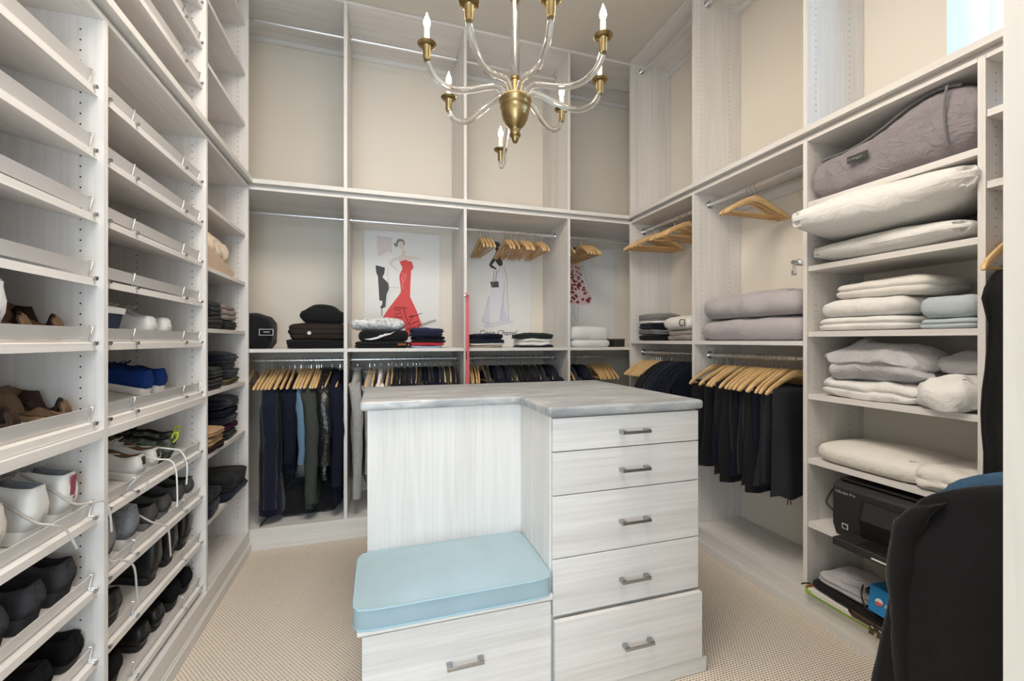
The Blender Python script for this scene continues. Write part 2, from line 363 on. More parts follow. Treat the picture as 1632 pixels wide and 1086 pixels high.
# ---------------------------------------------------------------- island with bench
def marble():
    m, nt, N, L, b = newmat('grey_marble')
    tc = N.new('ShaderNodeTexCoord'); mp = N.new('ShaderNodeMapping'); mp.inputs['Rotation'].default_value = (0, 0, R(-18)); mp.inputs['Scale'].default_value = (2.2, 9, 6)
    L.new(tc.outputs['Object'], mp.inputs['Vector'])
    n = N.new('ShaderNodeTexNoise'); n.inputs['Scale'].default_value = 1.6; n.inputs['Detail'].default_value = 9; n.inputs['Roughness'].default_value = 0.62; n.inputs['Distortion'].default_value = 1.1
    L.new(mp.outputs[0], n.inputs['Vector'])
    cr = N.new('ShaderNodeValToRGB'); e = cr.color_ramp.elements
    e[0].position = 0.30; e[0].color = (0.26, 0.27, 0.28, 1); e[1].position = 0.72; e[1].color = (0.64, 0.64, 0.645, 1)
    e.new(0.45).color = (0.34, 0.355, 0.37, 1); e.new(0.56).color = (0.44, 0.45, 0.455, 1)
    L.new(n.outputs['Fac'], cr.inputs['Fac']); L.new(cr.outputs[0], b.inputs['Base Color'])
    b.inputs['Roughness'].default_value = 0.33
    return m
M_MARB = marble()
M_DR = grain('drawer_laminate', 'x', (0.59, 0.565, 0.545), (0.80, 0.78, 0.765), fine=70, broad=16, along=0.8)
t = thing('island_cabinet', 'pale wood-grain island drawer cabinet with a blue-cushioned bench niche', 'cabinet', (0.58, 1.82, 0.0))
FY = 1.39
MB().box(0.578, 1.205, FY+0.02, 2.24, 0.05, 1.028).build('drawer_body', LAM['z'], t, world=True)
MB().box(-0.045, 0.578, 1.735, 2.24, 0.05, 1.028).build('bench_back', LAM['z'], t, world=True)
MB().box(-0.045, 0.578, FY+0.02, 1.735, 0.05, 0.392).build('bench_body', LAM['z'], t, world=True)
MB().box(-0.066, 0.5775, FY-0.012, 1.735, 0.394, 0.416).build('bench_seat', LAM['x'], t, world=True, bevel=0.0015)
MB().box(-0.06, 1.228, 1.372, 2.256, 0, 0.058).build('plinth', LAMT['x'], t, world=True, bevel=0.003)
def handle(parent, x, z, y, L_=0.122):
    mb = MB().box(x-L_/2, x+L_/2, y-0.030, y-0.024, z-0.0055, z+0.0055)
    for s in (-1, 1): mb.box(x+s*(L_/2-0.009)-0.009, x+s*(L_/2-0.009)+0.009, y-0.025, y, z-0.0055, z+0.0075)
    return mb.build('handle', M_DARKCHR, parent, world=True, bevel=0.0012, label='brushed metal bar handle')
for z0, z1, y in ((0.907, 1.024, FY), (0.752, 0.903, FY), (0.529, 0.748, FY), (0.326, 0.525, FY), (0.062, 0.318, FY-0.022)):
    d = MB().box(0.583, 1.203, y, y+0.019, z0, z1).build('drawer', M_DR, t, world=True, bevel=0.0012)
    zc = {0.907: 0.962, 0.752: 0.822, 0.529: 0.630, 0.326: 0.414, 0.062: 0.185}[z0]
    handle(d, 0.907, zc, y)
    if z0 == 0.062: MB().box(0.60, 1.18, y+0.019, FY+0.0195, z0+0.02, z1-0.03).build('drawer_box', LAMT['x'], d, world=True)
d = MB().box(-0.052, 0.575, FY-0.001, FY+0.018, 0.062, 0.384).build('drawer', M_DR, t, world=True, bevel=0.0012, label='wide drawer under the bench')
handle(d, 0.268, 0.243, FY)
# marble worktop: L-shaped with a soft edge
pts = [(-0.072, 1.712), (0.585, 1.712), (0.560, 1.375), (0.560, 1.375), (1.218, 1.375), (1.218, 2.258), (-0.072, 2.258)]
pts = [(-0.072, 1.704), (-0.052, 1.704)] + [(0.50, 1.704), (0.535, 1.70), (0.553, 1.685), (0.558, 1.655), (0.562, 1.375), (1.218, 1.375), (1.218, 2.258), (-0.072, 2.258)]
mb = MB(); mb.poly([(x, y, 1.031) for x, y in pts], (0, 0, 0.036))
ct = thing('marble_worktop', 'grey veined marble worktop on the island, notched over the bench', 'worktop', (0.58, 1.95, 1.031))
mb.build('marble_slab', M_MARB, ct, world=True, bevel=0.011)
# cushion
def soft_box(w, d, h, crown, rnd, seed=0, nx=26, ny=20, nz=6, wr=0.0, layers=1, jit=0.0, groove=0.0, wscale=7, pinch=0.0, sag=0.0, ce=6):
    """rounded, slightly crumpled block used for cushions, pillows and folded cloth; origin at the middle of its underside"""
    rng = random.Random(seed); off = Vector((rng.uniform(0, 50), rng.uniform(0, 50), rng.uniform(0, 50)))
    lj = [(rng.uniform(-jit, jit), rng.uniform(-jit, jit), 1+rng.uniform(-jit, jit)*1.2) for _ in range(layers)]
    V = {}; verts = []; faces = []
    nzz = max(nz, layers*5)
    def vid(i, j, k):
        key = (i, j, k)
        if key in V: return V[key]
        x = 2*i/nx-1; y = 2*j/ny-1; z = k/nzz
        zl = min(z*layers, layers-1e-6); li = int(zl); f = 2*(zl-li)-1
        ins = rnd*(1-math.sqrt(max(0, 1-(2*z-1)**2)))
        if layers > 1: ins += groove*(1-math.sqrt(max(0, 1-f*f*0.98)))
        cr_ = (1-abs(x)**2.4)*(1-abs(y)**2.4)
        # round the plan corners
        q = (abs(x)**ce+abs(y)**ce)**(1/ce) or 1
        m_ = max(abs(x), abs(y))
        sx = x*(m_/q if q > 1 else 1); sy = y*(m_/q if q > 1 else 1)
        if pinch:
            e = pinch*(1-abs(sx*sy)**0.7)
            px = sx*(1-e*abs(y)**0*(1-abs(sy)**2)*0+0) ; 
            sx = sx*(1-pinch*(1-sy*sy)*sx*sx); sy = sy*(1-pinch*(1-sx*sx)*sy*sy)
        X = sx*(w/2-ins*min(1, abs(x)*1.0)); Y = sy*(d/2-ins*min(1, abs(y)))
        jx, jy, js = lj[li]
        X = X*js+jx; Y = Y*js+jy
        Z = z*h
        if pinch:   # pillow: thickness falls towards the seam
            prof = max(0.0, (1-abs(x)**3.0)*(1-abs(y)**3.0))**0.55
            Z = h/2+(z-0.5)*h*(0.10+0.90*prof)
            if z < 0.5: Z = h/2+(Z-h/2)
        Z += crown*cr_*z
        if sag: Z -= sag*(x*x*0.5+y*y*0.5)*z
        p = Vector((X, Y, Z))
        if wr:
            n1 = noise.noise_vector(Vector((X*wscale, Y*wscale, Z*wscale*1.6))+off)
            n2 = noise.noise_vector(Vector((X*wscale*2.7+Y*4, Y*wscale*2.2, Z*wscale*2.5))+off*1.7)
            dsp = n1*wr+n2*wr*0.5
            if z < 0.02: dsp.z = abs(dsp.z)*0.2
            p += dsp
        p.z = max(p.z, 0.0)
        V[key] = len(verts); verts.append(p); return V[key]
    for i in range(nx):
        for j in range(ny):
            faces.append((vid(i, j, 0), vid(i, j+1, 0), vid(i+1, j+1, 0), vid(i+1, j, 0)))
            faces.append((vid(i, j, nzz), vid(i+1, j, nzz), vid(i+1, j+1, nzz), vid(i, j+1, nzz)))
    for k in range(nzz):
        for i in range(nx):
            faces.append((vid(i, 0, k), vid(i+1, 0, k), vid(i+1, 0, k+1), vid(i, 0, k+1)))
            faces.append((vid(i, ny, k), vid(i, ny, k+1), vid(i+1, ny, k+1), vid(i+1, ny, k)))
        for j in range(ny):
            faces.append((vid(0, j, k), vid(0, j, k+1), vid(0, j+1, k+1), vid(0, j+1, k)))
            faces.append((vid(nx, j, k), vid(nx, j+1, k), vid(nx, j+1, k+1), vid(nx, j, k+1)))
    mb = MB(); mb.v = [tuple(p) for p in verts]; mb.f = faces
    return mb
M_CUSH = plain('pale_blue_canvas', (0.345, 0.46, 0.52), 0.85, spec=0.2, bump=0.12, bscale=350, var=0.04, vscale=5, sheen=0.2)
M_PIPE = plain('pale_blue_piping', (0.36, 0.52, 0.60), 0.8, spec=0.2)
c = thing('bench_cushion', 'pale blue box cushion with piping on the island bench', 'cushion', (0.248, 1.545, 0.4165))
mb = soft_box(0.650, 0.372, 0.066, 0.036, 0.0015, seed=3, nx=40, ny=30, nz=6, wr=0.0022, wscale=5, ce=14)
mb.build('cushion_cover', M_CUSH, c, smooth=True)
pp = []
for k in range(64):
    a = 2*PI*k/64; q = (abs(math.cos(a))**14+abs(math.sin(a))**14)**(-1/14)
    pp.append((0.3255*q*math.cos(a), 0.1865*q*math.sin(a), 0.0655))
for zz in (0.0655, 0.004):
    MB().tube([(x, y, zz) for x, y, _ in pp+[pp[0]]], 0.0033, 6).build('piping', M_PIPE, c, smooth=True)
# ---------------------------------------------------------------- chandelier
mgl, nt, N, L, b = newmat('clear_blown_glass')
b.inputs['Transmission Weight'].default_value = 1.0; b.inputs['Roughness'].default_value = 0.03; b.inputs['IOR'].default_value = 1.46
b.inputs['Base Color'].default_value = (0.97, 0.97, 0.96, 1)
def emit(name, col, s):
    m, nt, N, L, b = newmat(name); b.inputs['Base Color'].default_value = (*col, 1)
    b.inputs['Emission Color'].default_value = (*col, 1); b.inputs['Emission Strength'].default_value = s; return m
M_BULB = emit('glowing_candle_bulb', (1.0, 0.82, 0.62), 52)
M_CAND = plain('ivory_candle_sleeve', (0.82, 0.74, 0.58), 0.5)
CX_, CY_, CZ_ = 0.542, 1.70, 2.305
ch = thing('chandelier', 'brass chandelier with eight curved clear glass arms and lit candle bulbs', 'chandelier', (CX_, CY_, CZ_))
prof = [(0.0, 0.008), (0.060, 0.008), (0.068, 0.004), (0.069, -0.004), (0.063, -0.010), (0.061, -0.028), (0.064, -0.030), (0.060, -0.034), (0.059, -0.050), (0.052, -0.078), (0.040, -0.100), (0.027, -0.114), (0.021, -0.120), (0.020, -0.124), (0.020, -0.140), (0.024, -0.143), (0.022, -0.150), (0.016, -0.153), (0.014, -0.166), (0.009, -0.176), (0.0, -0.178)]
MB().lathe(prof, n=32).build('brass_urn', M_BRASS, ch, smooth=True)
MB().lathe([(0, 0), (0.014, 0.0), (0.014, 0.085), (0.019, 0.088), (0.019, 0.094), (0.0, 0.096)], n=20).build('brass_collar', M_BRASS, ch, smooth=True)
MB().loft([[(r_*math.cos(2*PI*k/24), r_*math.sin(2*PI*k/24), z_) for k in range(24)] for r_, z_ in [(0.0155, 0.097), (0.0185, 0.097), (0.0185, 0.414), (0.0155, 0.414), (0.0155, 0.097)]], False, False).build('glass_column', mgl, ch, smooth=True)
MB().lathe([(0, 0.415), (0.021, 0.415), (0.021, 0.422), (0.012, 0.430), (0.010, 0.44), (0.004, 0.452), (0, 0.453)], n=20).build('top_cap', M_BRASS, ch, smooth=True)
z = 0.45
for i in range(34):
    a = 0 if i % 2 else PI/2
    ring = [(0.007*math.cos(q*PI/6)*math.cos(a), 0.007*math.cos(q*PI/6)*math.sin(a), z+0.013*(1+math.sin(q*PI/6))) for q in range(13)]
    MB().tube(ring, 0.0016, 5).build('chain_link', M_BRASS, ch, smooth=True)
    z += 0.0215
MB().lathe([(0, 1.20), (0.012, 1.20), (0.03, 1.215), (0.06, 1.228), (0.062, 1.2345), (0, 1.2345)], n=28).build('ceiling_rose', M_BRASS, ch, smooth=True)
# arms: (bearing measured from +X, end radius, end height above the urn rim)
ARMS = [(189, 0.375, 0.115), (132, 0.345, 0.10), (79, 0.60, 0.055), (30, 0.345, 0.10), (-12, 0.375, 0.115), (-50, 0.385, 0.115), (-93, 0.385, 0.12), (231, 0.385, 0.12)]
ARMS = [(189, .375, .115), (133, .350, .105), (83, .40, -.035), (32, .345, .10), (-11, .365, .105), (-50, .385, .115), (-90, .390, .12), (229, .390, .12)]
for ang, rr, hh in ARMS:
    a = R(ang); ca, sa = math.cos(a), math.sin(a)
    pr = [(0.040, -0.002), (0.052, 0.022), (0.085, 0.036), (0.13, 0.022), (0.19, -0.004), (0.25, -0.022), (0.30, -0.018), (0.345, 0.010), (0.368, 0.05), (0.372, hh-0.045)]
    pr = [(r_*rr/0.372, z_-(0.15*(r_/0.372)**1.3 if hh < 0 else 0)) for r_, z_ in pr[:-1]]+[(rr, hh-0.045)]
    arm = MB().tube(spline([(r_*ca, r_*sa, z_) for r_, z_ in pr], 5), 0.0122, 12).build('glass_arm', mgl, ch, smooth=True)
    c = (rr*ca, rr*sa, hh)
    MB().lathe([(0, -0.055), (0.0125, -0.055), (0.0125, -0.050), (0.0145, -0.047), (0.0155, -0.006), (0.0175, -0.003), (0, -0.002)], c, 18).build('candle_cup', M_BRASS, arm, smooth=True)
    MB().lathe([(0, -0.003), (0.018, -0.003), (0.032, 0.001), (0.036, 0.006), (0.034, 0.0065), (0.018, 0.003), (0, 0.003)], c, 24).build('drip_plate', M_BRASS, arm, smooth=True)
    MB().lathe([(0, 0.003), (0.0105, 0.003), (0.0105, 0.062), (0.008, 0.066), (0, 0.066)], c, 16).build('candle_sleeve', M_CAND, arm, smooth=True)
    MB().lathe([(0, 0.066), (0.006, 0.067), (0.0105, 0.075), (0.0128, 0.084), (0.012, 0.093), (0.008, 0.105), (0.004, 0.115), (0.0015, 0.124), (0, 0.128)], c, 14).build('candle_bulb', M_BULB, arm, smooth=True)
# ---------------------------------------------------------------- hangers
def hanger_proto():
    t = thing('wooden_hanger', 'natural wooden hanger', 'hanger')
    prof = [(0, -.056, .036), (.02, -.058, .037), (.045, -.066, .034), (.08, -.083, .030), (.12, -.104, .027), (.16, -.124, .025), (.19, -.141, .025), (.212, -.156, .022), (.221, -.167, .008)]
    rings = []
    full = [(-x, z, h) for x, z, h in reversed(prof[1:])] + prof
    for x, z, h in full:
        w2 = 0.0062 if abs(x) > .215 else 0.0075
        yo = 0.018*(abs(x)/.22)**2
        rings.append([(x+dx, yo+dy, z+dz) for dx, dy, dz in ((0, -w2*.6, 0), (0, w2*.6, 0), (0, w2, -h*.25), (0, w2, -h*.75), (0, w2*.6, -h), (0, -w2*.6, -h), (0, -w2, -h*.75), (0, -w2, -h*.25))])
    b = MB().loft(rings).build('shoulder_bar', M_HANG, t, smooth=True)
    MB().tube([(-.195, .012, -.166), (.195, .012, -.166)], .0052, 8).build('trouser_bar', M_HANGB, t, smooth=True)
    MB().tube(spline([(-.0150, 0, -.008), (-.0165, 0, .003), (-.010, 0, .0145), (0, 0, .0178), (.0105, 0, .0140), (.0172, 0, .002), (.0130, 0, -.014), (.003, 0, -.026), (0, 0, -.036), (0, 0, -.058)], 3), .0017, 6).build('metal_hook', M_CHROME, t, smooth=True)
    return t
HP = hanger_proto(); HP_used = [False]
rh = random.Random(5)
def place_hanger(loc, rz, label, group):
    jit = rh.uniform(-.05, .05)
    if not HP_used[0]:
        HP_used[0] = True; o = HP; o.location = loc; o.rotation_euler = (0, 0, rz+jit); o['label'] = label; o['group'] = group; return o
    return dup(HP, loc, (0, 0, rz+jit), label, group)
def hang_row(wall, rs, where, group, direction, z, flip=False, skip=0):
    for i, r in enumerate(rs):
        loc = (r, 3.25, z) if wall == 'B' else (2.043, r, z)
        rz = R(90) if wall == 'B' else 0
        place_hanger(loc, rz+(PI if flip else 0), 'wooden hanger, %s %s %s' % (ordn(i), direction, where), group)
hang_row('B', [.743, .768, .793, .819], 'in the empty cluster beside the hatted figure', 'bare hangers above the white-skirt poster', 'from left', 2.160)
hang_row('B', [.947, .968, .989, 1.020], 'in the cluster over the white-skirt poster middle', 'bare hangers above the white-skirt poster', 'from left', 2.160)
hang_row('B', [1.073, 1.094, 1.116, 1.145], 'in the cluster right of the hatted figure', 'bare hangers above the white-skirt poster', 'from left', 2.160)
hang_row('B', [1.212, 1.235, 1.256], 'in the last cluster before the side panel', 'bare hangers above the white-skirt poster', 'from left', 2.160)
hang_row('B', [1.47, 1.602, 1.626, 1.650, 1.674, 1.698], 'on the rod over the floral dress poster', 'bare hangers above the floral dress poster', 'from left', 2.160)
hang_row('R', [2.935-.021*i for i in range(8)], 'in the far cluster high beside the back corner', 'bare hangers high in the right-wall corner unit', 'from the back wall', 2.180, flip=True)
hang_row('R', [2.60, 2.545, 2.525, 2.47, 2.45], 'in the near cluster high in the corner unit', 'bare hangers high in the right-wall corner unit', 'from the back wall', 2.180, flip=True)
hang_row('R', [1.955, 1.925, 1.900], 'high above the grey duvets', 'bare hangers above the grey duvets', 'from the back', 2.180, flip=True)
hang_row('R', [2.945-.0225*i for i in range(10)], 'packed bare beside the navy shirts, low rod', 'bare hangers on the low corner rod', 'from the back wall', 1.207, flip=True)
r2 = [2.20, 2.105, 2.06, 2.045, 2.02, 1.965, 1.915, 1.885, 1.86, 1.835, 1.81, 1.785, 1.755, 1.725, 1.70, 1.645]
hang_row('R', r2, 'on the low rod over the black trousers', 'hangers with black trousers on the right wall', 'from the back', 1.207, flip=True)
b1 = [-.805, -.735, -.716, -.682, -.662, -.645, -.630, -.612, -.589, -.558, -.519, -.503, -.487, -.471, -.455, -.439, -.419, -.405, -.389, -.320, -.268]
hang_row('B', b1, 'on the low rod of the left corner bay', 'hangers on the low rod of the left corner bay', 'from left', 1.163)
b2 = [-.150, -.068, -.035, .008, .062, .085, .115, .155, .20, .238, .262, .288, .323, .360, .40, .440, .455, .482, .505, .540]
hang_row('B', b2, 'on the low rod below the red-dress poster', 'hangers on the low rod below the red-dress poster', 'from left', 1.163)
b3 = [.625, .65, .67, .695, .72, .765, .80, .84, .882, .92, .955, .992, 1.03, 1.068, 1.082, 1.125, 1.140, 1.18, 1.195, 1.235, 1.28, 1.33]
hang_row('B', b3, 'on the low rod below the white-skirt poster', 'hangers on the low rod below the white-skirt poster', 'from left', 1.163)
b4 = [1.46, 1.56, 1.62, 1.70, 1.725, 1.75, 1.775, 1.80, 1.825, 1.85]
hang_row('B', b4, 'on the low rod of the right corner bay', 'hangers on the low rod of the right corner bay', 'from left', 1.163)
# ---------------------------------------------------------------- hanging clothes (origin: rod centre)
def garment_mesh(length, hw=.235, th=.042, seed=0, flare=0.02, folds=5, hood=False):
    rng = random.Random(seed); ph = rng.uniform(0, 6); off = Vector((rng.uniform(0, 30), 0, 0))
    n = 36; rings = []
    q_ = max(.55, min(1, th/.03)); rows = [(-.052, .030, .016*q_), (-.056, .055, .024*q_), (-.066, .085, .030*q_), (-.082, .125, .033*q_), (-.102, .165, .034*q_), (-.124, .200, .034*q_), (-.148, .226, .036*q_), (-.18, .240, .038*q_)]
    k = 0; z = -.26
    while z > -length: rows.append((z, hw+flare*min(1, (-z-.2)/.6), th)); z -= .07
    rows.append((-length, hw+flare, th))
    if hood: rows[0] = (-.040, .05, .05); rows[1] = (-.052, .08, .055)
    for z, a, b in rows:
        f = min(1, max(0, (-z-.15)/.35)); ring = []
        for j in range(n):
            t = 2*PI*j/n; c, s = math.cos(t), math.sin(t)
            ex = abs(c)**.8*(1 if c >= 0 else -1); ey = abs(s)**.7*(1 if s >= 0 else -1)
            w_ = 1+.28*f*math.sin(folds*t+ph+z*2.0)+.14*f*math.sin((folds*2+1)*t+z*5+ph)
            nv = noise.noise_vector(Vector((ex*a*9, ey*b*9, z*5))+off)
            x = ex*a+nv.x*.010*(f+.3); y = ey*b*w_+nv.y*.012*(f+.3)+.018*(abs(ex*a)/.22)**2*(1-f)
            zz = z+(nv.z*.012*f if z > -length else nv.z*.01)
            if abs(ex) < 2 and z > -.2: zz = z-.0
            ring.append((x, y, zz))
        rings.append(ring)
    return MB().loft(rings)
def sleeve_mesh(sx, length, seed=0, rad=.048):
    rng = random.Random(seed); path = [(sx*.205, .008, -.150), (sx*.238, 0, -.20), (sx*.262, -.008, -.30), (sx*.268, -.014, -.42), (sx*.262, -.012, -.52), (sx*.252, -.004, -length)]
    P = spline(path, 4); n = 14; rings = []
    for i, p in enumerate(P):
        u = i/(len(P)-1); r = rad*(1.05-.30*u); ring = []
        for j in range(n):
            t = 2*PI*j/n
            nz = noise.noise(Vector((math.cos(t)*1.3, math.sin(t)*1.3, p.z*9+seed*3.1)))
            q = r*(1+.30*nz)
            ring.append((p.x+q*math.cos(t)*.85, p.y+q*math.sin(t)*1.0, p.z+(.4*r*math.cos(t)*sx*(1-u)*-1 if i < 5 else 0)))
        rings.append(ring)
    return MB().loft(rings)
GM = {}
def garment(kind, loc, rz, label, mat, group=None, cat='jacket', name=None, tilt=0, sleeve=True, sleeve_len=.70, **kw):
    key = (kind, tuple(sorted(kw.items())), sleeve_len)
    t = thing(name or kind, label, cat, loc, (tilt, 0, rz), group)
    if key not in GM:
        b = garment_mesh(**kw).build('garment_body', mat, t, smooth=True); S = []
        if sleeve:
            for sx in (-1, 1): S.append(sleeve_mesh(sx, sleeve_len, seed=kw.get('seed', 0)+sx, rad=min(.048, kw.get('th', .04)*1.1+.010)).build('sleeve', mat, t, smooth=True))
        GM[key] = (b, S)
    else:
        b0, S0 = GM[key]; 
        for q in [b0]+S0:
            c = q.copy(); COL.objects.link(c); c.parent = t; setmat(c, mat)
    return t
M_SHINY = plain('glossy_black_puffer', (0.012, 0.012, 0.014), 0.22, spec=0.7, bump=1.0, bscale=28)
M_OLIVE = plain('dark_olive_cloth', (0.048, 0.055, 0.048), 0.85, spec=0.2, bump=0.2, bscale=40)
M_LBLUE = plain('washed_blue_cloth', (0.13, 0.22, 0.32), 0.85, spec=0.2, bump=0.2, bscale=40)
M_GREYM = plain('grey_marl_jersey', (0.36, 0.355, 0.35), 0.95, spec=0.1, bump=0.3, bscale=120, var=0.10, vscale=90)
M_WHITEC = plain('white_cotton', (0.78, 0.78, 0.78), 0.85, spec=0.2, bump=0.15, bscale=40)
M_CHAR = plain('charcoal_cloth', (0.045, 0.045, 0.05), 0.9, spec=0.2, bump=0.25, bscale=50)
M_MIDN = plain('midnight_cloth', (0.007, 0.009, 0.02), 0.9, spec=0.2, bump=0.25, bscale=50)
M_GREY = plain('mid_grey_cloth', (0.20, 0.20, 0.205), 0.9, spec=0.15, bump=0.25, bscale=60)
HB = R(90)
garment('overcoat', (-.665, 3.262, 1.120), HB, 'long navy overcoat, leftmost garment on the left corner rod', M_NAVY, cat='coat', length=.93, th=.070, seed=11, hw=.225, sleeve_len=.88)
garment('short_jacket', (-.560, 3.275, 1.120), HB, 'short navy jacket with zip beside the long navy overcoat', M_MIDN, cat='jacket', length=.68, th=.045, seed=12, hw=.215, sleeve_len=.60)
garment('work_shirt', (-.488, 3.28, 1.120), HB, 'washed blue shirt between the navy jacket and the olive coat', M_LBLUE, cat='shirt', length=.62, th=.020, seed=13, hw=.21, sleeve_len=.62)
garment('long_coat', (-.430, 3.262, 1.115), HB, 'dark olive long coat in the middle of the left corner bay', M_OLIVE, cat='coat', length=.90, th=.045, seed=14, hw=.225, sleeve_len=.86)
garment('puffer_jacket', (-.345, 3.25, 1.150), HB, 'glossy black puffer jacket on the left corner rod', M_SHINY, cat='jacket', length=.76, th=.050, seed=15, hw=.225, sleeve_len=.66, hood=True)
garment('long_coat', (-.275, 3.25, 1.150), HB, 'long midnight coat against the side panel, left corner bay', M_MIDN, cat='coat', length=.93, th=.030, seed=16, hw=.225, sleeve_len=.80)
garment('hooded_sweatshirt', (-.150, 3.25, 1.155), HB, 'long grey marl hoodie, leftmost below the red-dress poster', M_GREYM, cat='hoodie', length=.86, th=.026, seed=17, hw=.23, sleeve_len=.90, hood=True)
garment('hooded_sweatshirt', (-.068, 3.25, 1.130), HB, 'grey marl hoodie, second garment below the red-dress poster', M_GREYM, cat='hoodie', length=.80, th=.030, seed=18, hw=.23, sleeve_len=.72, hood=True)
garment('cotton_shirt', (.008, 3.25, 1.148), HB, 'white cotton shirt just behind the worktop corner', M_WHITEC, cat='shirt', length=.70, th=.014, seed=19, hw=.22, sleeve_len=.60)
garment('cotton_shirt', (.062, 3.25, 1.135), HB, 'pale grey shirt to the right of the white cotton shirt', M_GREY, cat='shirt', length=.68, th=.012, seed=20, hw=.22, sleeve_len=.58)
rg = random.Random(8); dk = [M_NAVY, M_BLACK, M_MIDN, M_CHAR, M_BLACK, M_NAVY, M_MIDN, M_BLACK, M_OLIVE, M_NAVY]
nm = {id(M_NAVY): 'navy', id(M_BLACK): 'black', id(M_MIDN): 'midnight', id(M_CHAR): 'charcoal', id(M_OLIVE): 'olive'}
def dark_row(wall, rs, z, where, group, direction):
    for i, r in enumerate(rs):
        m = dk[(i*3+len(rs)) % len(dk)]
        loc = (r, 3.25, z+.002) if wall == 'B' else (2.043, r, z+.002)
        garment('dark_shirt', loc, (HB if wall == 'B' else PI)+rg.uniform(-.04, .04), '%s shirt, %s %s %s' % (nm[id(m)], ordn(i), direction, where), m, group, cat='shirt', length=.70, th=.019, seed=30+i % 4, hw=.215, sleeve_len=.55)
dark_row('B', [.115, .155, .20, .238, .288, .323, .360, .40, .440, .482, .525], 1.155, 'among the dark shirts below the red-dress poster', 'dark shirts below the red-dress poster', 'from left')
dark_row('B', [.782, .840, .882, .920, .955, .992, 1.03, 1.068, 1.125, 1.18, 1.235, 1.28, 1.33], 1.155, 'among the dark shirts below the white-skirt poster', 'dark shirts below the white-skirt poster', 'from left')
dark_row('B', [1.50, 1.56, 1.62], 1.150, 'on the low rod of the right corner bay', 'dark shirts in the right corner bay', 'from left')
dk = [M_BLACK, M_NAVY, M_MIDN, M_NAVY, M_NAVY, M_MIDN, M_NAVY, M_BLACK, M_NAVY, M_MIDN]
for i, y in enumerate([2.685, 2.635, 2.585, 2.535, 2.475, 2.425, 2.365]):
    place_hanger((2.043, y, 1.207), PI, 'wooden hanger holding a dark shirt, %s from the back' % ordn(i), 'hangers holding navy shirts on the right wall')
dark_row('R', [2.680, 2.630, 2.580, 2.530, 2.470, 2.420, 2.360], 1.200, 'on the low right-wall corner rod', 'navy and black shirts on the right wall', 'from the back')
# black trousers folded over hanger bars
def trousers_mesh(length, seed, hw=.165, th=.020):
    rng = random.Random(seed); n = 32; rings = []; ph = rng.uniform(0, 6); off = Vector((seed*3.3, 0, 0))
    zs = [-.148, -.152, -.162, -.18]+[-.18-(length-.03)*k/12 for k in range(1, 13)]
    for q, z in enumerate(zs):
        f = max(0, (-z-.18)/length); bb = [.006, .011, .016, .018][q] if q < 4 else th*(1+.5*f); ring = []
        for j in range(n):
            t = 2*PI*j/n; c, s = math.cos(t), math.sin(t)
            ex = abs(c)**.6*(1 if c >= 0 else -1); ey = abs(s)**.7*(1 if s >= 0 else -1)
            nv = noise.noise_vector(Vector((ex*1.6, ey*.8, z*4))+off)
            ring.append((ex*hw*(1+.10*f+.05*math.sin(z*9+ph))+nv.x*.02*f, .012+ey*bb*(1+.35*math.sin(4*t+ph))+nv.y*.03*f, z+nv.z*.03*f))
        rings.append(ring)
    return MB().loft(rings)
tlen = [.62, .60, .58, .63, .66, .60, .55]; TM = {}
for i, y in enumerate([2.20, 2.105, 2.045, 2.015, 1.965, 1.915, 1.885, 1.855, 1.825, 1.79, 1.755, 1.725, 1.70, 1.645]):
    m = [M_BLACK, M_BLACK, M_MIDN, M_BLACK][i % 4] if i < 11 else plain('faded_black_cloth', (.022, .023, .028), .9, spec=.2, bump=.2, bscale=50)
    nmz = 'folded_trousers'
    t = thing(nmz, '%s trousers folded over a hanger bar, %s from the back' % ('faded black' if i >= 11 else 'black', ordn(i)), 'trousers', (2.03, y, 1.207), (0, 0, PI+rg.uniform(-.05, .05)), 'black trousers on the right wall')
    k = i % 5
    if k not in TM: TM[k] = trousers_mesh(tlen[k]-.1 if i < 9 else tlen[k]-.12, 50+k).build('trouser_cloth', m, t, smooth=True)
    else:
        c = TM[k].copy(); COL.objects.link(c); c.parent = t; setmat(c, m)
    if i == 13:
        for s in (-1, 1): MB().tube(spline([(.05, .0, -.62), (.05+s*.004, .0, -.68), (.05+s*.012, .0, -.74)], 4), .0022, 6).build('drawstring', M_BLACK, t, smooth=True)
# half-hidden clothes beside the end panel
place_hanger((2.043, .872, 1.70), PI, 'wooden hanger sticking out beside the right shelf tower', 'hangers by the end panel')
garment('black_shirt', (2.060, .862, 1.615), PI, 'black shirt hanging in the unit beside the right shelf tower', M_BLACK, cat='shirt', length=.87, th=.014, seed=61, hw=.19, sleeve=False)
vr = thing('valet_rod', 'chrome pull-out rod fixed to the end panel, holding the coat', 'rod', (1.69, .35, .955))
MB().tube([(1.69, .3495, .955), (1.69, .72, .955)], .008, 10).build('rod_tube', M_CHROME, vr, smooth=True, world=True)
MB().tube([(1.69, .3495, .955), (1.69, .356, .955)], .02, 14).build('rod_flange', M_CHROME, vr, smooth=True, world=True)
place_hanger((1.69, .68, .955), R(-66), 'wooden hanger inside the black coat at lower right', 'hangers by the end panel')
garment('draped_coat', (1.69, .68, .950), R(-66), 'large black coat hanging at lower right beside the end panel', M_BLACK, cat='coat', length=.90, th=.065, seed=62, hw=.27, sleeve_len=.80, flare=.07)
M_DENIM = plain('denim', (.055, .12, .21), .85, spec=.2, bump=.3, bscale=150, var=.1, vscale=60)
garment('denim_shirt', (1.865, .70, .972), R(-66), 'blue denim shirt peeking over the black coat', M_DENIM, cat='shirt', length=.70, th=.030, seed=63, hw=.22, sleeve_len=.55)
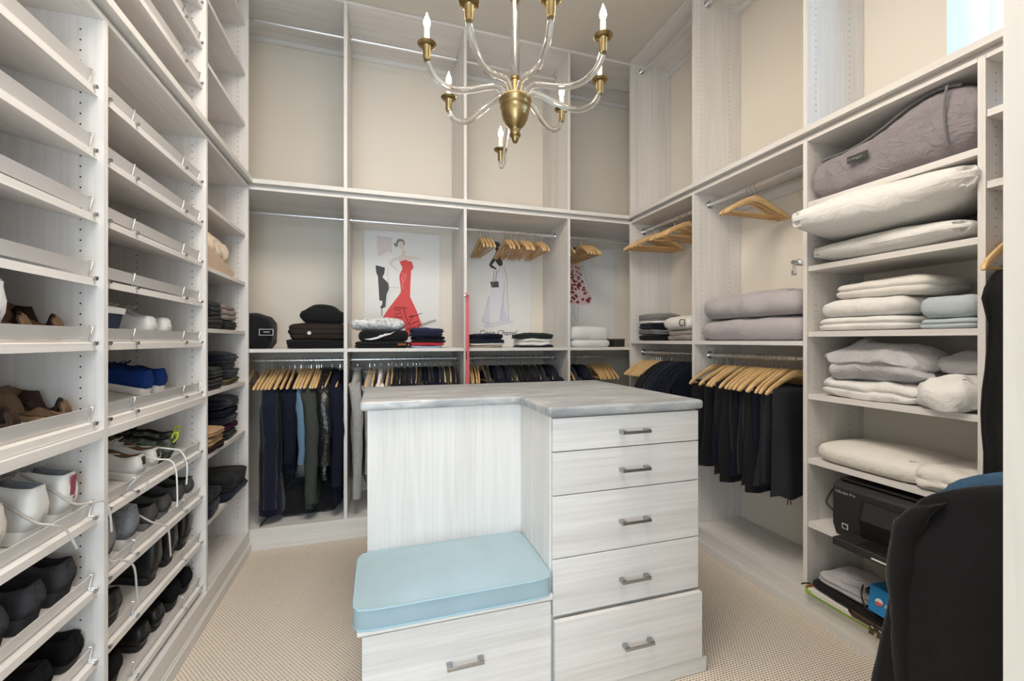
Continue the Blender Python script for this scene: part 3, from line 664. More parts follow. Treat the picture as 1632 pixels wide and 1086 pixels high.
# ---------------------------------------------------------------- shoes (origin at the heel, toe towards -X)
SH_CACHE = {}
M_SOLEW = plain('white_rubber', (0.80, 0.80, 0.78), 0.5, var=0.02)
M_SOLEB = plain('black_rubber', (0.018, 0.018, 0.02), 0.6)
M_SOLEG = plain('grey_rubber', (0.20, 0.20, 0.21), 0.7)
M_SOLEBR = plain('tan_crepe_sole', (0.30, 0.19, 0.11), 0.7)
def shoe_parts(L_=.285, W=.102, hh=.068, vamp=.062, toe=.045, op=.44, sole=.026, collar_dip=.012, boot=0.0, slouch=0.0):
    def wd(s):
        if s < .05: return W/2*(.24+.44*math.sqrt(max(0, 1-(1-s/.05)**2)))
        K = [(.05, .68), (.10, .71), (.30, .68), (.45, .78), (.62, 1.0), (.78, .95), (.90, .70), (.96, .46), (1.0, .16)]
        for (a, b), (c, d) in zip(K, K[1:]):
            if s <= c: u = (s-a)/(c-a); u = u*u*(3-2*u); return W/2*(b+(d-b)*u)
        return W/2*.1
    S = [0, .006, .016, .032, .06, .10, .15, .20, .26, .32, .38, .44, .50, .56, .62, .68, .74, .80, .85, .90, .94, .97, 1.0]
    lift = lambda s: .012*max(0, (s-.72)/.28)**2
    outl = [(-s*L_, wd(s)*1.06) for s in S]
    ring = lambda z, k, lf: [(x, y*k, z+lift(-x/L_)*lf) for x, y in outl]+[(x, -y*k, z+lift(-x/L_)*lf) for x, y in reversed(outl)]
    so = MB().loft([ring(0, .93, 1), ring(.003, 1.0, 1), ring(sole*.55, 1.02, 1), ring(sole, 1.0, 1), ring(sole+.002, .94, 1)])
    def top(s):
        if s < op: 
            u = s/op; return hh+boot-collar_dip*math.sin(PI*min(1, u*1.1))**2*(1 if boot == 0 else .2)+(vamp-hh-boot*.2)*max(0, (u-.55)/.45)**2*(1 if boot == 0 else .1)
        u = (s-op)/(1-op); base = vamp if boot == 0 else vamp+boot*.9*max(0, 1-u*4)
        return toe*.9+(base+.004-toe*.9)*(1-u)**1.1 if u < .75 else (toe*.9+(base+.004-toe*.9)*(.25**1.1))*(math.sqrt(max(0, 1-((u-.75)/.25)**2))*.8+.2)
    rings = []; N_ = 17; mid = (N_-1)//2
    for s in S:
        w_ = wd(s); h = top(s); o_ = 1.0 if (s > .045 and s < op) else (0.0 if s >= op+.05 or s < .05 else .55); h *= (.90 if s < .004 else (.97 if s < .01 else 1))
        r_ = []
        for j in range(N_):
            v = -1+2*j/(N_-1); a = abs(v); sg = 1 if v > 0 else -1
            # outer skin: a from 1 (sole) to .5 (rim); inner from .5 to 0
            if a >= .5:
                q = (1-a)/.5; yo = w_*(1.0+.03*math.sin(q*PI)-(.34*q**2.2)); zo = sole+(h-sole*.2)*(q**.9)
                ya = w_*math.cos(q*PI/4*1.05); za = sole+h*math.sin(min(PI/2, q*PI/3.2))
                if s < .05: ya, za = yo, zo
                y = yo*o_+ya*(1-o_); z = zo*o_+za*(1-o_)
            else:
                q = a/.5; yi = w_*.60*min(1, q*1.05)*.97; zi = sole+.008+(h-.012)*(q**3.2)
                ya = w_*math.cos(PI/4*1.05)*q; za = sole+h*(math.sin(PI/3.2)+(1-math.sin(PI/3.2))*(1-q*q))
                if s < .05: ya, za = w_*.66*q, sole+h-sole*.2
                y = yi*o_+ya*(1-o_); z = zi*o_+za*(1-o_)
            if slouch: z += slouch*noise.noise(Vector((s*7, v*2.2, h*9)))*min(1, q if a >= .5 else 1); y += slouch*.6*noise.noise(Vector((s*6+9, v*3, 1)))
            hz = max(0, z-sole)/(hh+boot); r_.append((-s*L_-(.016*hz*hz-.006*math.sin(PI*min(1, hz*1.3)))*max(0, 1-s/.3), y*sg if v != 0 else 0, z+lift(s)))
        rings.append(r_)
    up = MB(); li = MB(); b = [p for r_ in rings for p in r_]; up.v = list(b); li.v = list(b)
    for i in range(len(S)-1):
        for j in range(N_-1):
            f = (i*N_+j, (i+1)*N_+j, (i+1)*N_+j+1, i*N_+j+1)
            vm = abs(-1+2*(j+.5)/(N_-1)); inner = vm < .46 and .02 < (S[i]+S[i+1])/2 < op+.01
            (li if inner else up).f.append(f)
    up.f.append(tuple(range(N_))); up.f.append(tuple((len(S)-1)*N_+j for j in range(N_)))
    lace = MB(); tp = lambda s: (sole+top(s)+lift(s)+.001)
    for k in range(5):
        s = op+.045+k*.042
        for sg in (-1, 1):
            lace.tube([(-s*L_, sg*wd(s)*.46, tp(s)-.010), (-(s+.012)*L_, 0, tp(s+.012)+.0035), (-(s+.028)*L_, -sg*wd(s)*.46, tp(s+.03)-.010)], .0021, 6)
    s = op+.05; z = tp(s)+.003
    for sg in (-1, 1):
        lace.tube(spline([(-s*L_, 0, z), (-(s-.02)*L_, sg*.018, z+.012), (-(s+.01)*L_, sg*.036, z+.004), (-(s+.05)*L_, sg*.028, z-.006), (-s*L_, 0, z)], 4), .0019, 6)
    tab = MB().poly([(-.001, -.009, sole+hh*.45), (.001, .009, sole+hh*.45), (-.008, .008, sole+hh+boot-.010), (-.008, -.008, sole+hh+boot-.010)], (.004, 0, 0))
    pull = MB().tube(spline([(.001, 0, sole+hh*.75), (.010, 0, sole+hh+boot+.004), (.006, 0, sole+hh+boot+.022), (-.006, 0, sole+hh+boot+.018), (-.008, 0, sole+hh+boot-.002)], 4), .0034, 6)
    return dict(sole=so, upper=up, lining=li, laces=lace, heel_tab=tab, pull_tab=pull)
STY = {
 'low': dict(hh=.066), 'knit': dict(hh=.075, vamp=.058, toe=.042, op=.46, sole=.028),
 'high': dict(hh=.078, boot=.030, vamp=.075, op=.38, sole=.034, W=.108), 'loafer': dict(hh=.058, vamp=.05, toe=.038, op=.50, sole=.018),
 'slipper': dict(hh=.040, vamp=.060, toe=.045, op=.42, sole=.016, slouch=.030, collar_dip=.02), 'chelsea': dict(hh=.072, boot=.075, vamp=.07, toe=.045, op=.34, sole=.026),
 'chunky': dict(hh=.078, vamp=.066, toe=.05, op=.42, sole=.036, W=.110), 'pump': dict(hh=.070, vamp=.055, toe=.042, op=.5, sole=.020)}
def surf(zf, x): return zf+(-0.784-x)*TAN
def shoe(name, style, zf, y, label, mu, ms_, ml, mlace=None, mtab=None, pull=False, x=-.826, yaw=0, group=None, cat='shoe'):
    t = thing(name, label, cat, (x, y, surf(zf, x)+.0008), (0, R(13.2), R(yaw)), group, mode='ZYX')
    parts = [('sole', ms_), ('upper', mu), ('lining', ml)]
    if mlace: parts.append(('laces', mlace))
    if mtab: parts.append(('pull_tab' if pull else 'heel_tab', mtab))
    for p, m in parts:
        key = (style, p)
        if key not in SH_CACHE:
            o = shoe_parts(**STY[style])[p].build(p, m, t, smooth=(p not in ('heel_tab',)), fix=(p not in ('upper', 'lining')))
            if p in ('upper', 'lining'):
                md = o.modifiers.new('solid', 'SOLIDIFY'); md.thickness = .0018; md.offset = 0
            SH_CACHE[key] = o
        else:
            c = SH_CACHE[key].copy(); COL.objects.link(c); c.parent = t; setmat(c, m)
    return t
def lace_hang(t, pts, mat, rad=.0030):
    """dangling lace end given in world coordinates, stored in the shoe's own space"""
    bpy.context.view_layer.update(); inv = t.matrix_world.inverted()
    return MB().tube([inv @ Vector(p) for p in spline(pts, 6)], rad, 7).build('loose_lace', mat, t, smooth=True)
C = lambda n, c, r=.7, **k: plain(n, c, r, **k)
M_WLEA = C('white_leather', (.80, .80, .79), .45, spec=.4); M_BSUE = C('brown_suede', (.165, .105, .065), .9, bump=.3, bscale=120, spec=.1, var=.12, vscale=20)
M_DSUE = C('dark_brown_suede', (.050, .032, .026), .9, bump=.3, bscale=120, spec=.1, var=.12, vscale=20)
M_BLUE = C('royal_blue_knit', (.012, .045, .22), .85, bump=.4, bscale=220, spec=.15); M_BLUEL = C('deep_blue_lining', (.010, .022, .10), .9)
M_CHK = C('charcoal_wool', (.050, .050, .056), .95, bump=.3, bscale=160, spec=.1); M_BLEA = C('black_leather', (.012, .012, .013), .35, spec=.5, bump=.08, bscale=30)
M_BKNIT = C('black_knit', (.012, .012, .013), .9, bump=.3, bscale=200, spec=.12); M_DARKIN = C('black_lining', (.01, .01, .01), .9)
M_FELT = C('grey_felt', (.24, .26, .29), .95, bump=.3, bscale=150, var=.1, vscale=60, spec=.1); M_DGREY = C('dark_grey_canvas', (.085, .085, .090), .9, bump=.2, bscale=150)
M_PRINT = C('patterned_black_mesh', (.11, .13, .10), .8, bump=.3, bscale=90, var=.75, vscale=55); M_NEON = C('neon_yellow_tab', (.52, .66, .03), .6)
M_BRLIN = C('brown_leather_lining', (.17, .09, .035), .5); M_BRTAB = C('brown_leather_tab', (.06, .035, .022), .4); M_GLACE = C('grey_lace', (.50, .47, .45), .8)
M_CREAM = C('cream_leather', (.74, .68, .62), .6); M_ROSE = C('dark_rose_patch', (.28, .05, .08), .6); M_LINW = C('pale_lining', (.55, .55, .56), .9)
N1, N2 = 'nearest left tower', 'middle left tower'
# nearest tower
z5, z6, z7, z8, z9, z10 = 1.292, 1.062, .79, .58, .372, .168
shoe('leather_sneaker', 'high', z5, 1.235, 'white leather sneaker heel at the left edge, eye-level shelf', M_WLEA, M_SOLEW, M_LINW, M_WLEA, M_WLEA)
shoe('suede_slipper', 'slipper', z5, 1.335, 'mid-brown suede slip-on beside the white sneaker, left of its pair', M_BSUE, M_SOLEBR, M_DSUE)
shoe('suede_slipper', 'slipper', z5, 1.445, 'mid-brown suede slip-on nearest the side panel, eye-level shelf', M_BSUE, M_SOLEBR, M_DSUE, yaw=-6)
shoe('suede_slipper', 'slipper', z6, 1.30, 'dark brown suede slip-on, left one on the shelf under eye level', M_DSUE, M_SOLEBR, M_DSUE)
shoe('suede_slipper', 'slipper', z6, 1.475, 'dark brown suede slip-on nearest the side panel under eye level', M_BSUE, M_SOLEBR, M_DSUE, yaw=-4)
s1 = shoe('high_top_sneaker', 'high', z7, 1.235, 'cream high-top sneaker at the left edge of the picture', M_CREAM, M_SOLEW, M_DGREY, M_GLACE, M_CREAM)
s2 = shoe('high_top_sneaker', 'high', z7, 1.365, 'white high-top sneaker, left one of the white pair', M_WLEA, M_SOLEW, M_FELT, M_GLACE)
s3 = shoe('high_top_sneaker', 'high', z7, 1.475, 'white high-top sneaker with rose heel patch by the side panel', M_WLEA, M_SOLEW, M_FELT, M_GLACE, M_ROSE)
lace_hang(s2, [(-.93, 1.35, .95), (-.86, 1.32, .92), (-.80, 1.33, .86), (-.772, 1.34, .845), (-.762, 1.37, .82), (-.752, 1.385, .775), (-.75, 1.39, .76)], M_GLACE)
lace_hang(s3, [(-.90, 1.45, .95), (-.83, 1.43, .91), (-.79, 1.45, .86), (-.772, 1.49, .845), (-.758, 1.52, .838), (-.752, 1.535, .80), (-.75, 1.54, .74)], M_GLACE)
for i, y in enumerate((1.10, 1.245, 1.36, 1.475)):
    shoe('wool_sneaker', 'chunky', z8, y, 'charcoal wool sneaker, %s from the side panel, second shelf below white high-tops' % ordn(3-i), M_CHK, M_CHK, M_DARKIN, M_BKNIT, M_CHK, group='charcoal sneakers on the nearest tower')
for i, y in enumerate((1.165, 1.28, 1.395, 1.515)):
    shoe('knit_shoe', 'pump', z9, y, 'black low shoe, %s from the side panel, under the charcoal sneakers' % ordn(3-i), M_BKNIT, M_SOLEB, M_DARKIN, M_BKNIT, M_BKNIT, group='black shoes on the nearest tower')
for i, y in enumerate((1.38, 1.49)):
    shoe('knit_shoe', 'knit', z10, y, 'black sneaker, %s from the side panel, lowest shelf of the nearest tower' % ordn(1-i), M_BKNIT, M_SOLEB, M_DARKIN, M_BKNIT, group='black shoes on the nearest tower')
# middle tower
shoe('leather_sneaker', 'low', z5, 1.935, 'white leather sneaker, left one on the eye-level shelf, middle tower', M_WLEA, M_SOLEW, M_LINW, M_WLEA, M_WLEA)
shoe('leather_sneaker', 'low', z5, 2.055, 'white leather sneaker, right one on the eye-level shelf, middle tower', M_WLEA, M_SOLEW, M_LINW, M_WLEA, M_WLEA)
shoe('knit_sneaker', 'knit', z6, 2.030, 'royal blue knit sneaker with white sole, left of the blue pair', M_BLUE, M_SOLEW, M_BLUEL, M_BLUEL, x=-.875)
shoe('knit_sneaker', 'knit', z6, 2.140, 'royal blue knit sneaker with white sole, right of the blue pair', M_BLUE, M_SOLEW, M_BLUEL, M_BLUEL, x=-.875)
shoe('mesh_runner', 'knit', z7, 2.075, 'patterned black running shoe with neon tab, left of its pair', M_PRINT, M_SOLEB, M_DARKIN, M_BKNIT, M_NEON, True)
shoe('mesh_runner', 'knit', z7, 2.180, 'patterned black running shoe with neon tab, right of its pair', M_PRINT, M_SOLEB, M_DARKIN, M_BKNIT, M_NEON, True, x=-.86)
a1 = shoe('canvas_sneaker', 'low', z7, 1.86, 'white sneaker with brown leather heel, left of its pair', M_WLEA, M_SOLEW, M_BRLIN, M_WLEA, M_BRTAB)
a2 = shoe('canvas_sneaker', 'low', z7, 1.965, 'white sneaker with brown leather heel, right of its pair', M_WLEA, M_SOLEW, M_BRLIN, M_WLEA, M_BRTAB)
lace_hang(a1, [(-.93, 1.86, .90), (-.86, 1.90, .88), (-.80, 1.93, .852), (-.772, 1.955, .84), (-.755, 1.965, .80), (-.75, 1.965, .70), (-.75, 1.962, .655)], M_WLEA)
lace_hang(a2, [(-.93, 1.98, .90), (-.85, 2.0, .885), (-.79, 2.03, .865), (-.77, 2.05, .85), (-.752, 2.055, .80), (-.75, 2.05, .74), (-.75, 2.045, .715)], M_WLEA)
shoe('canvas_slip_on', 'low', z8, 2.275, 'dark grey canvas shoe nearest the side panel, middle tower', M_DGREY, M_SOLEW, M_DARKIN)
shoe('canvas_slip_on', 'low', z8, 2.175, 'dark grey canvas shoe, second from the side panel, middle tower', M_DGREY, M_SOLEW, M_DARKIN)
shoe('canvas_sneaker', 'low', z8, 2.055, 'charcoal grey sneaker beside the felt high-tops, right of its pair', M_DGREY, M_SOLEG, M_DARKIN, M_DGREY)
shoe('canvas_sneaker', 'low', z8, 1.945, 'charcoal grey sneaker beside the felt high-tops, left of its pair', M_DGREY, M_SOLEG, M_DARKIN, M_DGREY)
f1 = shoe('felt_high_top', 'high', z8, 1.655, 'grey felt high-top sneaker with white sole, left of its pair', M_FELT, M_SOLEW, M_LINW, M_GLACE)
f2 = shoe('felt_high_top', 'high', z8, 1.795, 'grey felt high-top sneaker with white sole, right of its pair', M_FELT, M_SOLEW, M_LINW, M_GLACE)
lace_hang(f2, [(-.92, 1.80, .74), (-.85, 1.84, .70), (-.79, 1.85, .65), (-.770, 1.875, .625), (-.755, 1.90, .60), (-.75, 1.905, .53), (-.75, 1.91, .49)], M_GLACE)
lace_hang(f1, [(-.92, 1.62, .74), (-.84, 1.60, .69), (-.785, 1.60, .63), (-.768, 1.62, .62), (-.752, 1.66, .58), (-.75, 1.675, .50), (-.75, 1.68, .44)], M_GLACE)
lace_hang(f2, [(-.90, 1.77, .76), (-.80, 1.70, .80), (-.77, 1.69, .835), (-.765, 1.735, .845), (-.76, 1.765, .82), (-.762, 1.75, .79)], M_GLACE)
shoe('ankle_boot', 'chelsea', z9, 2.235, 'black leather ankle boot nearest the side panel', M_BLEA, M_SOLEB, M_DARKIN, x=-.83)
shoe('ankle_boot', 'chelsea', z9, 2.09, 'black leather ankle boot with brown lining, second from the panel', M_BLEA, M_SOLEB, M_BRLIN)
shoe('ankle_boot', 'chelsea', z9, 1.955, 'black leather ankle boot with brown lining, third from the panel', M_BLEA, M_SOLEB, M_BRLIN)
shoe('leather_shoe', 'chunky', z9, 1.70, 'smooth black leather shoe under the grey felt high-tops', M_BLEA, M_SOLEB, M_DARKIN)
for i, (y, st, m) in enumerate(((2.255, 'knit', M_BKNIT), (2.13, 'chunky', M_BKNIT), (2.00, 'pump', M_BLEA), (1.89, 'pump', M_BLEA), (1.70, 'chunky', M_BKNIT))):
    shoe('black_shoe', st, z10, y, 'black shoe, %s from the right on the lowest middle-tower shelf' % ordn(i), m, M_SOLEB, M_DARKIN, M_BKNIT if st != 'pump' else None, None, group='black shoes on the lowest middle-tower shelf')
t = thing('shoe_box', 'navy and white shoe box end behind the white sneakers', 'box', (-.95, 1.66, surf(z5, -.95)), (0, R(13.2), 0), mode='ZYX')
MB().box(-.12, .12, -.075, .075, .001, .085).build('box_body', plain('navy_card', (.02, .03, .07), .6), t)
MB().box(-.123, .123, -.078, .078, .086, .105).build('lid', M_WHITEC, t)
# ---------------------------------------------------------------- folded clothes and bedding
def soft(name, label, cat, mat, w_, d_, h_, loc, rz=0, seed=0, layers=2, groove=.010, jit=.004, rnd=.012, wr=.005, crown=.004, group=None, part='folded_cloth', **k):
    t = thing(name, label, cat, loc, (0, 0, R(rz)), group)
    soft_box(w_, d_, h_, crown, rnd, seed=seed, layers=layers, groove=groove, jit=jit, wr=wr, **k).build(part, mat, t, smooth=True)
    return t
def stack(x, y, z, items, rz=0, group=None, w_=.25, d_=.26):
    rng = random.Random(int(x*1000)+int(z*100))
    for i, (name, label, cat, mat, h) in enumerate(items):
        sc = rng.uniform(.95, 1.04)
        soft(name, label, cat, mat, w_*sc, d_*sc, h, (x+rng.uniform(-.006, .006), y+rng.uniform(-.004, .004), z), rz+rng.uniform(-4, 4), seed=rng.randint(0, 999), layers=1 if cat == 'towel' else max(1, min(3, round(h/.018))), group=group, crown=.010, rnd=min(.018, h*.4), groove=min(.009, h*.22), jit=.005, wr=.009, nx=24, ny=20)
        z += h+.0005
M_BLSH = plain('blush_cloth', (.72, .55, .42), .9, bump=.2, bscale=60, spec=.1); M_TAUPE = plain('taupe_knit', (.30, .26, .24), .95, bump=.4, bscale=140, spec=.1)
M_KHAKI = plain('khaki_cloth', (.10, .085, .055), .9, bump=.2, spec=.1); M_PLUM = plain('plum_cloth', (.055, .022, .048), .9, bump=.2, spec=.1)
M_TAN = plain('tan_cloth', (.42, .27, .16), .85, bump=.1, spec=.15); M_BROWN = plain('dark_brown_cloth', (.035, .026, .022), .95, bump=.4, bscale=120, spec=.1)
def linen(name, col, rough=.8, st=.55, sc=9):
    m = plain(name, col, rough, spec=.2, sheen=.1); nt = m.node_tree; N = nt.nodes; L = nt.links
    tc = N.new('ShaderNodeTexCoord'); n = N.new('ShaderNodeTexNoise'); n.inputs['Scale'].default_value = sc; n.inputs['Detail'].default_value = 5; n.inputs['Roughness'].default_value = .55; n.inputs['Distortion'].default_value = 1.6
    L.new(tc.outputs['Object'], n.inputs['Vector']); bp = N.new('ShaderNodeBump'); bp.inputs['Strength'].default_value = st; bp.inputs['Distance'].default_value = .02
    L.new(n.outputs['Fac'], bp.inputs['Height']); L.new(bp.outputs['Normal'], N['Principled BSDF'].inputs['Normal']); return m
M_BED = linen('white_bed_linen', (.80, .79, .77)); M_CREAML = linen('cream_bed_linen', (.78, .75, .70), st=.45)
M_PLUSH = linen('lilac_grey_plush', (.29, .262, .28), .85, st=.9, sc=13)
M_LILAC = linen('lilac_grey_linen', (.46, .43, .45), st=.35); M_SILV = linen('silver_grey_linen', (.50, .49, .51), .5, st=.8, sc=11)
M_PBLUE = plain('pale_blue_fleece', (.48, .54, .57), .95, spec=.1, bump=.3, bscale=200); M_RED = plain('red_cloth', (.45, .02, .03), .85); M_SKY = plain('pale_blue_shirt_cloth', (.40, .50, .66), .85)
M_SPECK = plain('white_cloth_grey_print', (.62, .62, .62), .85, var=.35, vscale=45); M_TOWEL = plain('white_towelling', (.82, .82, .82), .95, spec=.1, bump=.6, bscale=260)
M_PLUSHD = plain('grey_plush_end', (.165, .16, .18), .85, spec=.2, bump=.15, bscale=40, sheen=.5, var=.10, vscale=9)
XL = -.93
# left corner tower
t = thing('fabric_bin', 'blush fabric storage bin of cream cloth in the left corner tower', 'bin', (-.90, 2.60, 1.656))
MB().hexa([(-.10, -.20, 0), (.10, -.20, 0), (.10, .20, 0), (-.10, .20, 0), (-.11, -.215, .115), (.11, -.215, .115), (.11, .20, .030), (-.11, .20, .030)]).build('bin_body', M_BLSH, t, bevel=.006)
soft_box(.20, .37, .11, .04, .02, seed=4, wr=.016, wscale=14, nx=24, ny=30, nz=8).build('crumpled_cloth', plain('cream_cloth', (.76, .64, .50), .9, bump=.2), t, smooth=True).location = (0, 0.0, .06)
stack(XL, 2.80, 1.3585, [('folded_sweater', 'black folded sweater under the taupe knit, left corner tower', 'sweater', M_BLACK, .055), ('folded_knit', 'taupe folded knit on top, left corner tower', 'sweater', M_TAUPE, .085)], w_=.26, d_=.26)
stack(XL+.02, 2.52, 1.3585, [('folded_sweater', 'charcoal folded sweater in front of the taupe knit', 'sweater', M_CHAR, .065), ('folded_sweater', 'black folded sweater on the charcoal one, left corner tower', 'sweater', M_BLACK, .075)], w_=.24, d_=.25)
stack(XL, 2.80, 1.0525, [('folded_trousers', 'khaki folded trousers at the bottom of the navy stack', 'trousers', M_KHAKI, .035), ('folded_sweater', 'navy folded sweater above the khaki trousers', 'sweater', M_NAVY, .05), ('folded_sweater', 'black folded sweater inside the navy stack', 'sweater', M_BLACK, .03), ('folded_sweater', 'navy folded sweater on top of the khaki stack', 'sweater', M_NAVY, .055)], w_=.26, d_=.27)
stack(XL+.03, 2.50, 1.0525, [('folded_sweater', 'charcoal folded sweater left of the khaki trousers', 'sweater', M_CHAR, .06), ('folded_sweater', 'charcoal-black folded top left of the navy stack', 'sweater', M_BLACK, .05)], w_=.24, d_=.24)
stack(XL, 2.79, .7525, [('folded_sweater', 'black folded sweater under the plum one', 'sweater', M_BLACK, .045), ('folded_sweater', 'plum folded sweater in the left corner tower', 'sweater', M_PLUM, .035), ('folded_sweater', 'navy folded sweater resting on the plum one', 'sweater', M_NAVY, .045), ('folded_sweater', 'navy folded sweater, middle of the tall stack', 'sweater', M_MIDN, .045), ('folded_sweater', 'navy folded sweater topping the tall stack', 'sweater', M_NAVY, .055)], w_=.26, d_=.28)
stack(XL+.04, 2.47, .7525, [('folded_sweater', 'dark brown folded top under the tan one', 'sweater', M_BROWN, .03), ('folded_sweater', 'tan folded top in front of the plum sweater', 'sweater', M_TAN, .045), ('folded_sweater', 'tan folded top lying on the other tan top', 'sweater', M_TAN, .035)], w_=.24, d_=.22)
stack(-.915, 2.78, .4355, [('folded_trousers', 'navy folded trousers under the black pile, lowest corner shelf', 'trousers', M_NAVY, .05), ('folded_jacket', 'black folded jacket drooping off the lowest corner shelf', 'jacket', M_BLACK, .07)], w_=.32, d_=.34)
stack(-.90, 2.46, .4355, [('folded_trousers', 'navy folded trousers beside the black jacket', 'trousers', M_NAVY, .07), ('folded_jacket', 'black folded trousers on the navy pair', 'trousers', M_BLACK, .05)], w_=.24, d_=.22)
# back wall shelf, z = 1.2475
ZB = 1.2475
t = soft('duffel_bag', 'black fabric bag with a small white label, left corner bay', 'bag', M_BLACK, .34, .26, .20, (-.83, 3.17, ZB), seed=21, layers=1, wr=.014, crown=.03, rnd=.035, wscale=5, part='bag_body')
MB().box(.105, .185, -.1365, -.1345, .085, .125).build('label_patch', M_WHITEC, t, label='white rectangular label outline')
MB().box(.108, .182, -.1375, -.1360, .088, .122).build('label_field', M_BLACK, t)
MB().tube([(.130, -.138, .105), (.136, -.138, .109), (.142, -.138, .103), (.149, -.138, .109), (.157, -.138, .104), (.164, -.138, .108)], .0022, 5).build('label_lettering', M_WHITEC, t)
stack(-.40, 3.15, ZB, [('folded_sweater', 'black folded sweater under the brown cardigan', 'sweater', M_BLACK, .055)], w_=.37, d_=.27)
t = soft('folded_cardigan', 'dark brown ribbed folded cardigan with pale button', 'cardigan', M_BROWN, .35, .26, .105, (-.39, 3.15, ZB+.056), seed=24, layers=3, wr=.006, crown=.01, rnd=.02, groove=.008)
bt = MB().lathe([(0, 0), (.012, 0), (.012, .003), (0, .004)], (0, 0, 0), 16).build('button', plain('pearl_button', (.6, .57, .5), .3), t, smooth=True); bt.location = (-.045, -.130, .045); bt.rotation_euler = (R(90), 0, 0)
soft('black_cap_pile', 'black folded cap on top of the brown cardigan', 'cap', M_BLACK, .27, .24, .095, (-.36, 3.15, ZB+.165), seed=25, layers=1, wr=.010, crown=.035, rnd=.035, wscale=6)
# tees below the red-dress poster
t = soft('folded_t_shirt', 'black folded t-shirt with orange lettering, bottom of its pile', 't-shirt', M_BLACK, .36, .26, .045, (.015, 3.15, ZB), seed=26, layers=2, wr=.004)
M_ORNG = plain('orange_print', (.55, .16, .05), .8)
for k in range(5):
    x = .105+k*.011; MB().box(x, x+.007, -.1345, -.1325, .020, .034-(k % 2)*.004).build('print_letter', M_ORNG, t)
t = soft('folded_t_shirt', 'black folded t-shirt with a curved white streak print', 't-shirt', M_BLACK, .33, .25, .075, (.030, 3.15, ZB+.046), seed=27, layers=1, wr=.006, crown=.01, rnd=.02)
pts = [(-.13, .006), (-.09, .010), (-.045, .022), (-.025, .034), (-.005, .036), (-.002, .042), (.04, .046), (.075, .062), (.04, .038), (.005, .028), (-.02, .018), (-.05, .006), (-.09, -.001)]
MB().poly([(x, -.1310, z+.010) for x, z in pts], (0, .012, 0)).build('white_print', M_WHITEC, t)
t = soft('rolled_scarf', 'white cloth roll with grey speckles on the black t-shirts', 'scarf', M_SPECK, .36, .20, .080, (-.005, 3.16, ZB+.125), seed=28, layers=1, wr=.008, crown=.006, rnd=.035)
stack(.325, 3.15, ZB, [('folded_shirt', 'pale blue folded shirt at the bottom of the small pile', 'shirt', M_SKY, .017), ('folded_shirt', 'red folded shirt above the pale blue one', 'shirt', M_RED, .020), ('folded_shirt', 'black folded shirt above the red one', 'shirt', M_BLACK, .022), ('folded_shirt', 'midnight folded shirt, third from the top of the red pile', 'shirt', M_MIDN, .020), ('folded_shirt', 'navy folded shirt near the top of the red pile', 'shirt', M_NAVY, .022), ('folded_shirt', 'navy-blue folded shirt topping the red pile', 'shirt', plain('navy_blue_cloth', (.018, .024, .065), .9), .034)], w_=.235, d_=.25)
stack(.755, 3.15, ZB, [('folded_trousers', 'khaki folded trousers under the navy shirts', 'trousers', plain('beige_chino', (.30, .25, .18), .9), .018), ('folded_shirt', 'cream folded shirt below the navy shirts', 'shirt', M_CREAML, .014), ('folded_shirt', 'navy folded shirt, lower of the two by the ribbon', 'shirt', M_NAVY, .030), ('folded_shirt', 'navy folded shirt, upper of the two by the ribbon', 'shirt', M_MIDN, .032)], w_=.27, d_=.25)
stack(1.145, 3.15, ZB, [('folded_shirt', 'black folded shirt at the bottom by the white ones', 'shirt', M_BLACK, .014), ('folded_shirt', 'white folded shirt, lower one under the dark green', 'shirt', M_WHITEC, .026), ('folded_shirt', 'cream folded shirt under the dark green one', 'shirt', M_CREAML, .026), ('folded_shirt', 'dark green-black folded shirt topping the white pile', 'shirt', plain('bottle_black_cloth', (.018, .024, .020), .9), .036)], w_=.27, d_=.25)
t = thing('small_box', 'small black box beside the white towels, right corner bay', 'box', (1.862, 3.15, ZB))
MB().box(-.05, .05, -.10, .10, 0, .055).build('box_body', plain('black_card', (.02, .018, .016), .6), t, bevel=.002); MB().box(-.052, .052, -.102, .102, .0555, .066).build('lid', plain('black_card_lid', (.024, .022, .02), .6), t, bevel=.002)
stack(1.60, 3.16, ZB, [('folded_towel', 'white folded towel, lower one in the right corner bay', 'towel', M_TOWEL, .055), ('folded_towel', 'white folded towel, fluffy upper one in the right corner bay', 'towel', M_TOWEL, .105)], w_=.37, d_=.27)
# right wall, corner unit shelf z = 1.2985
ZR = 1.2985
stack(2.06, 2.80, ZR, [('folded_sweater', 'black folded sweater, bottom of the grey corner pile', 'sweater', M_BLACK, .045), ('folded_sweater', 'mid-grey folded sweater in the corner pile', 'sweater', M_GREY, .042), ('folded_sweater', 'navy folded sweater in the grey corner pile', 'sweater', M_NAVY, .042), ('folded_sweater', 'white folded top in the grey corner pile', 'sweater', M_WHITEC, .018), ('folded_sweater', 'taupe-grey folded sweater topping the corner pile', 'sweater', plain('warm_grey_knit', (.28, .265, .27), .95), .05)], rz=90, w_=.24, d_=.27)
soft('folded_sweater', 'taupe-brown folded sweater under the white printed one', 'sweater', M_TAUPE, .27, .25, .075, (2.06, 2.43, ZR), 0, seed=33, layers=2, wr=.010)
t = soft('folded_sweatshirt', 'white folded sweatshirt with black letters, corner unit', 'sweatshirt', M_CREAML, .28, .29, .085, (2.055, 2.445, ZR+.0755), 0, seed=34, layers=1, wr=.007, crown=.012, rnd=.03)
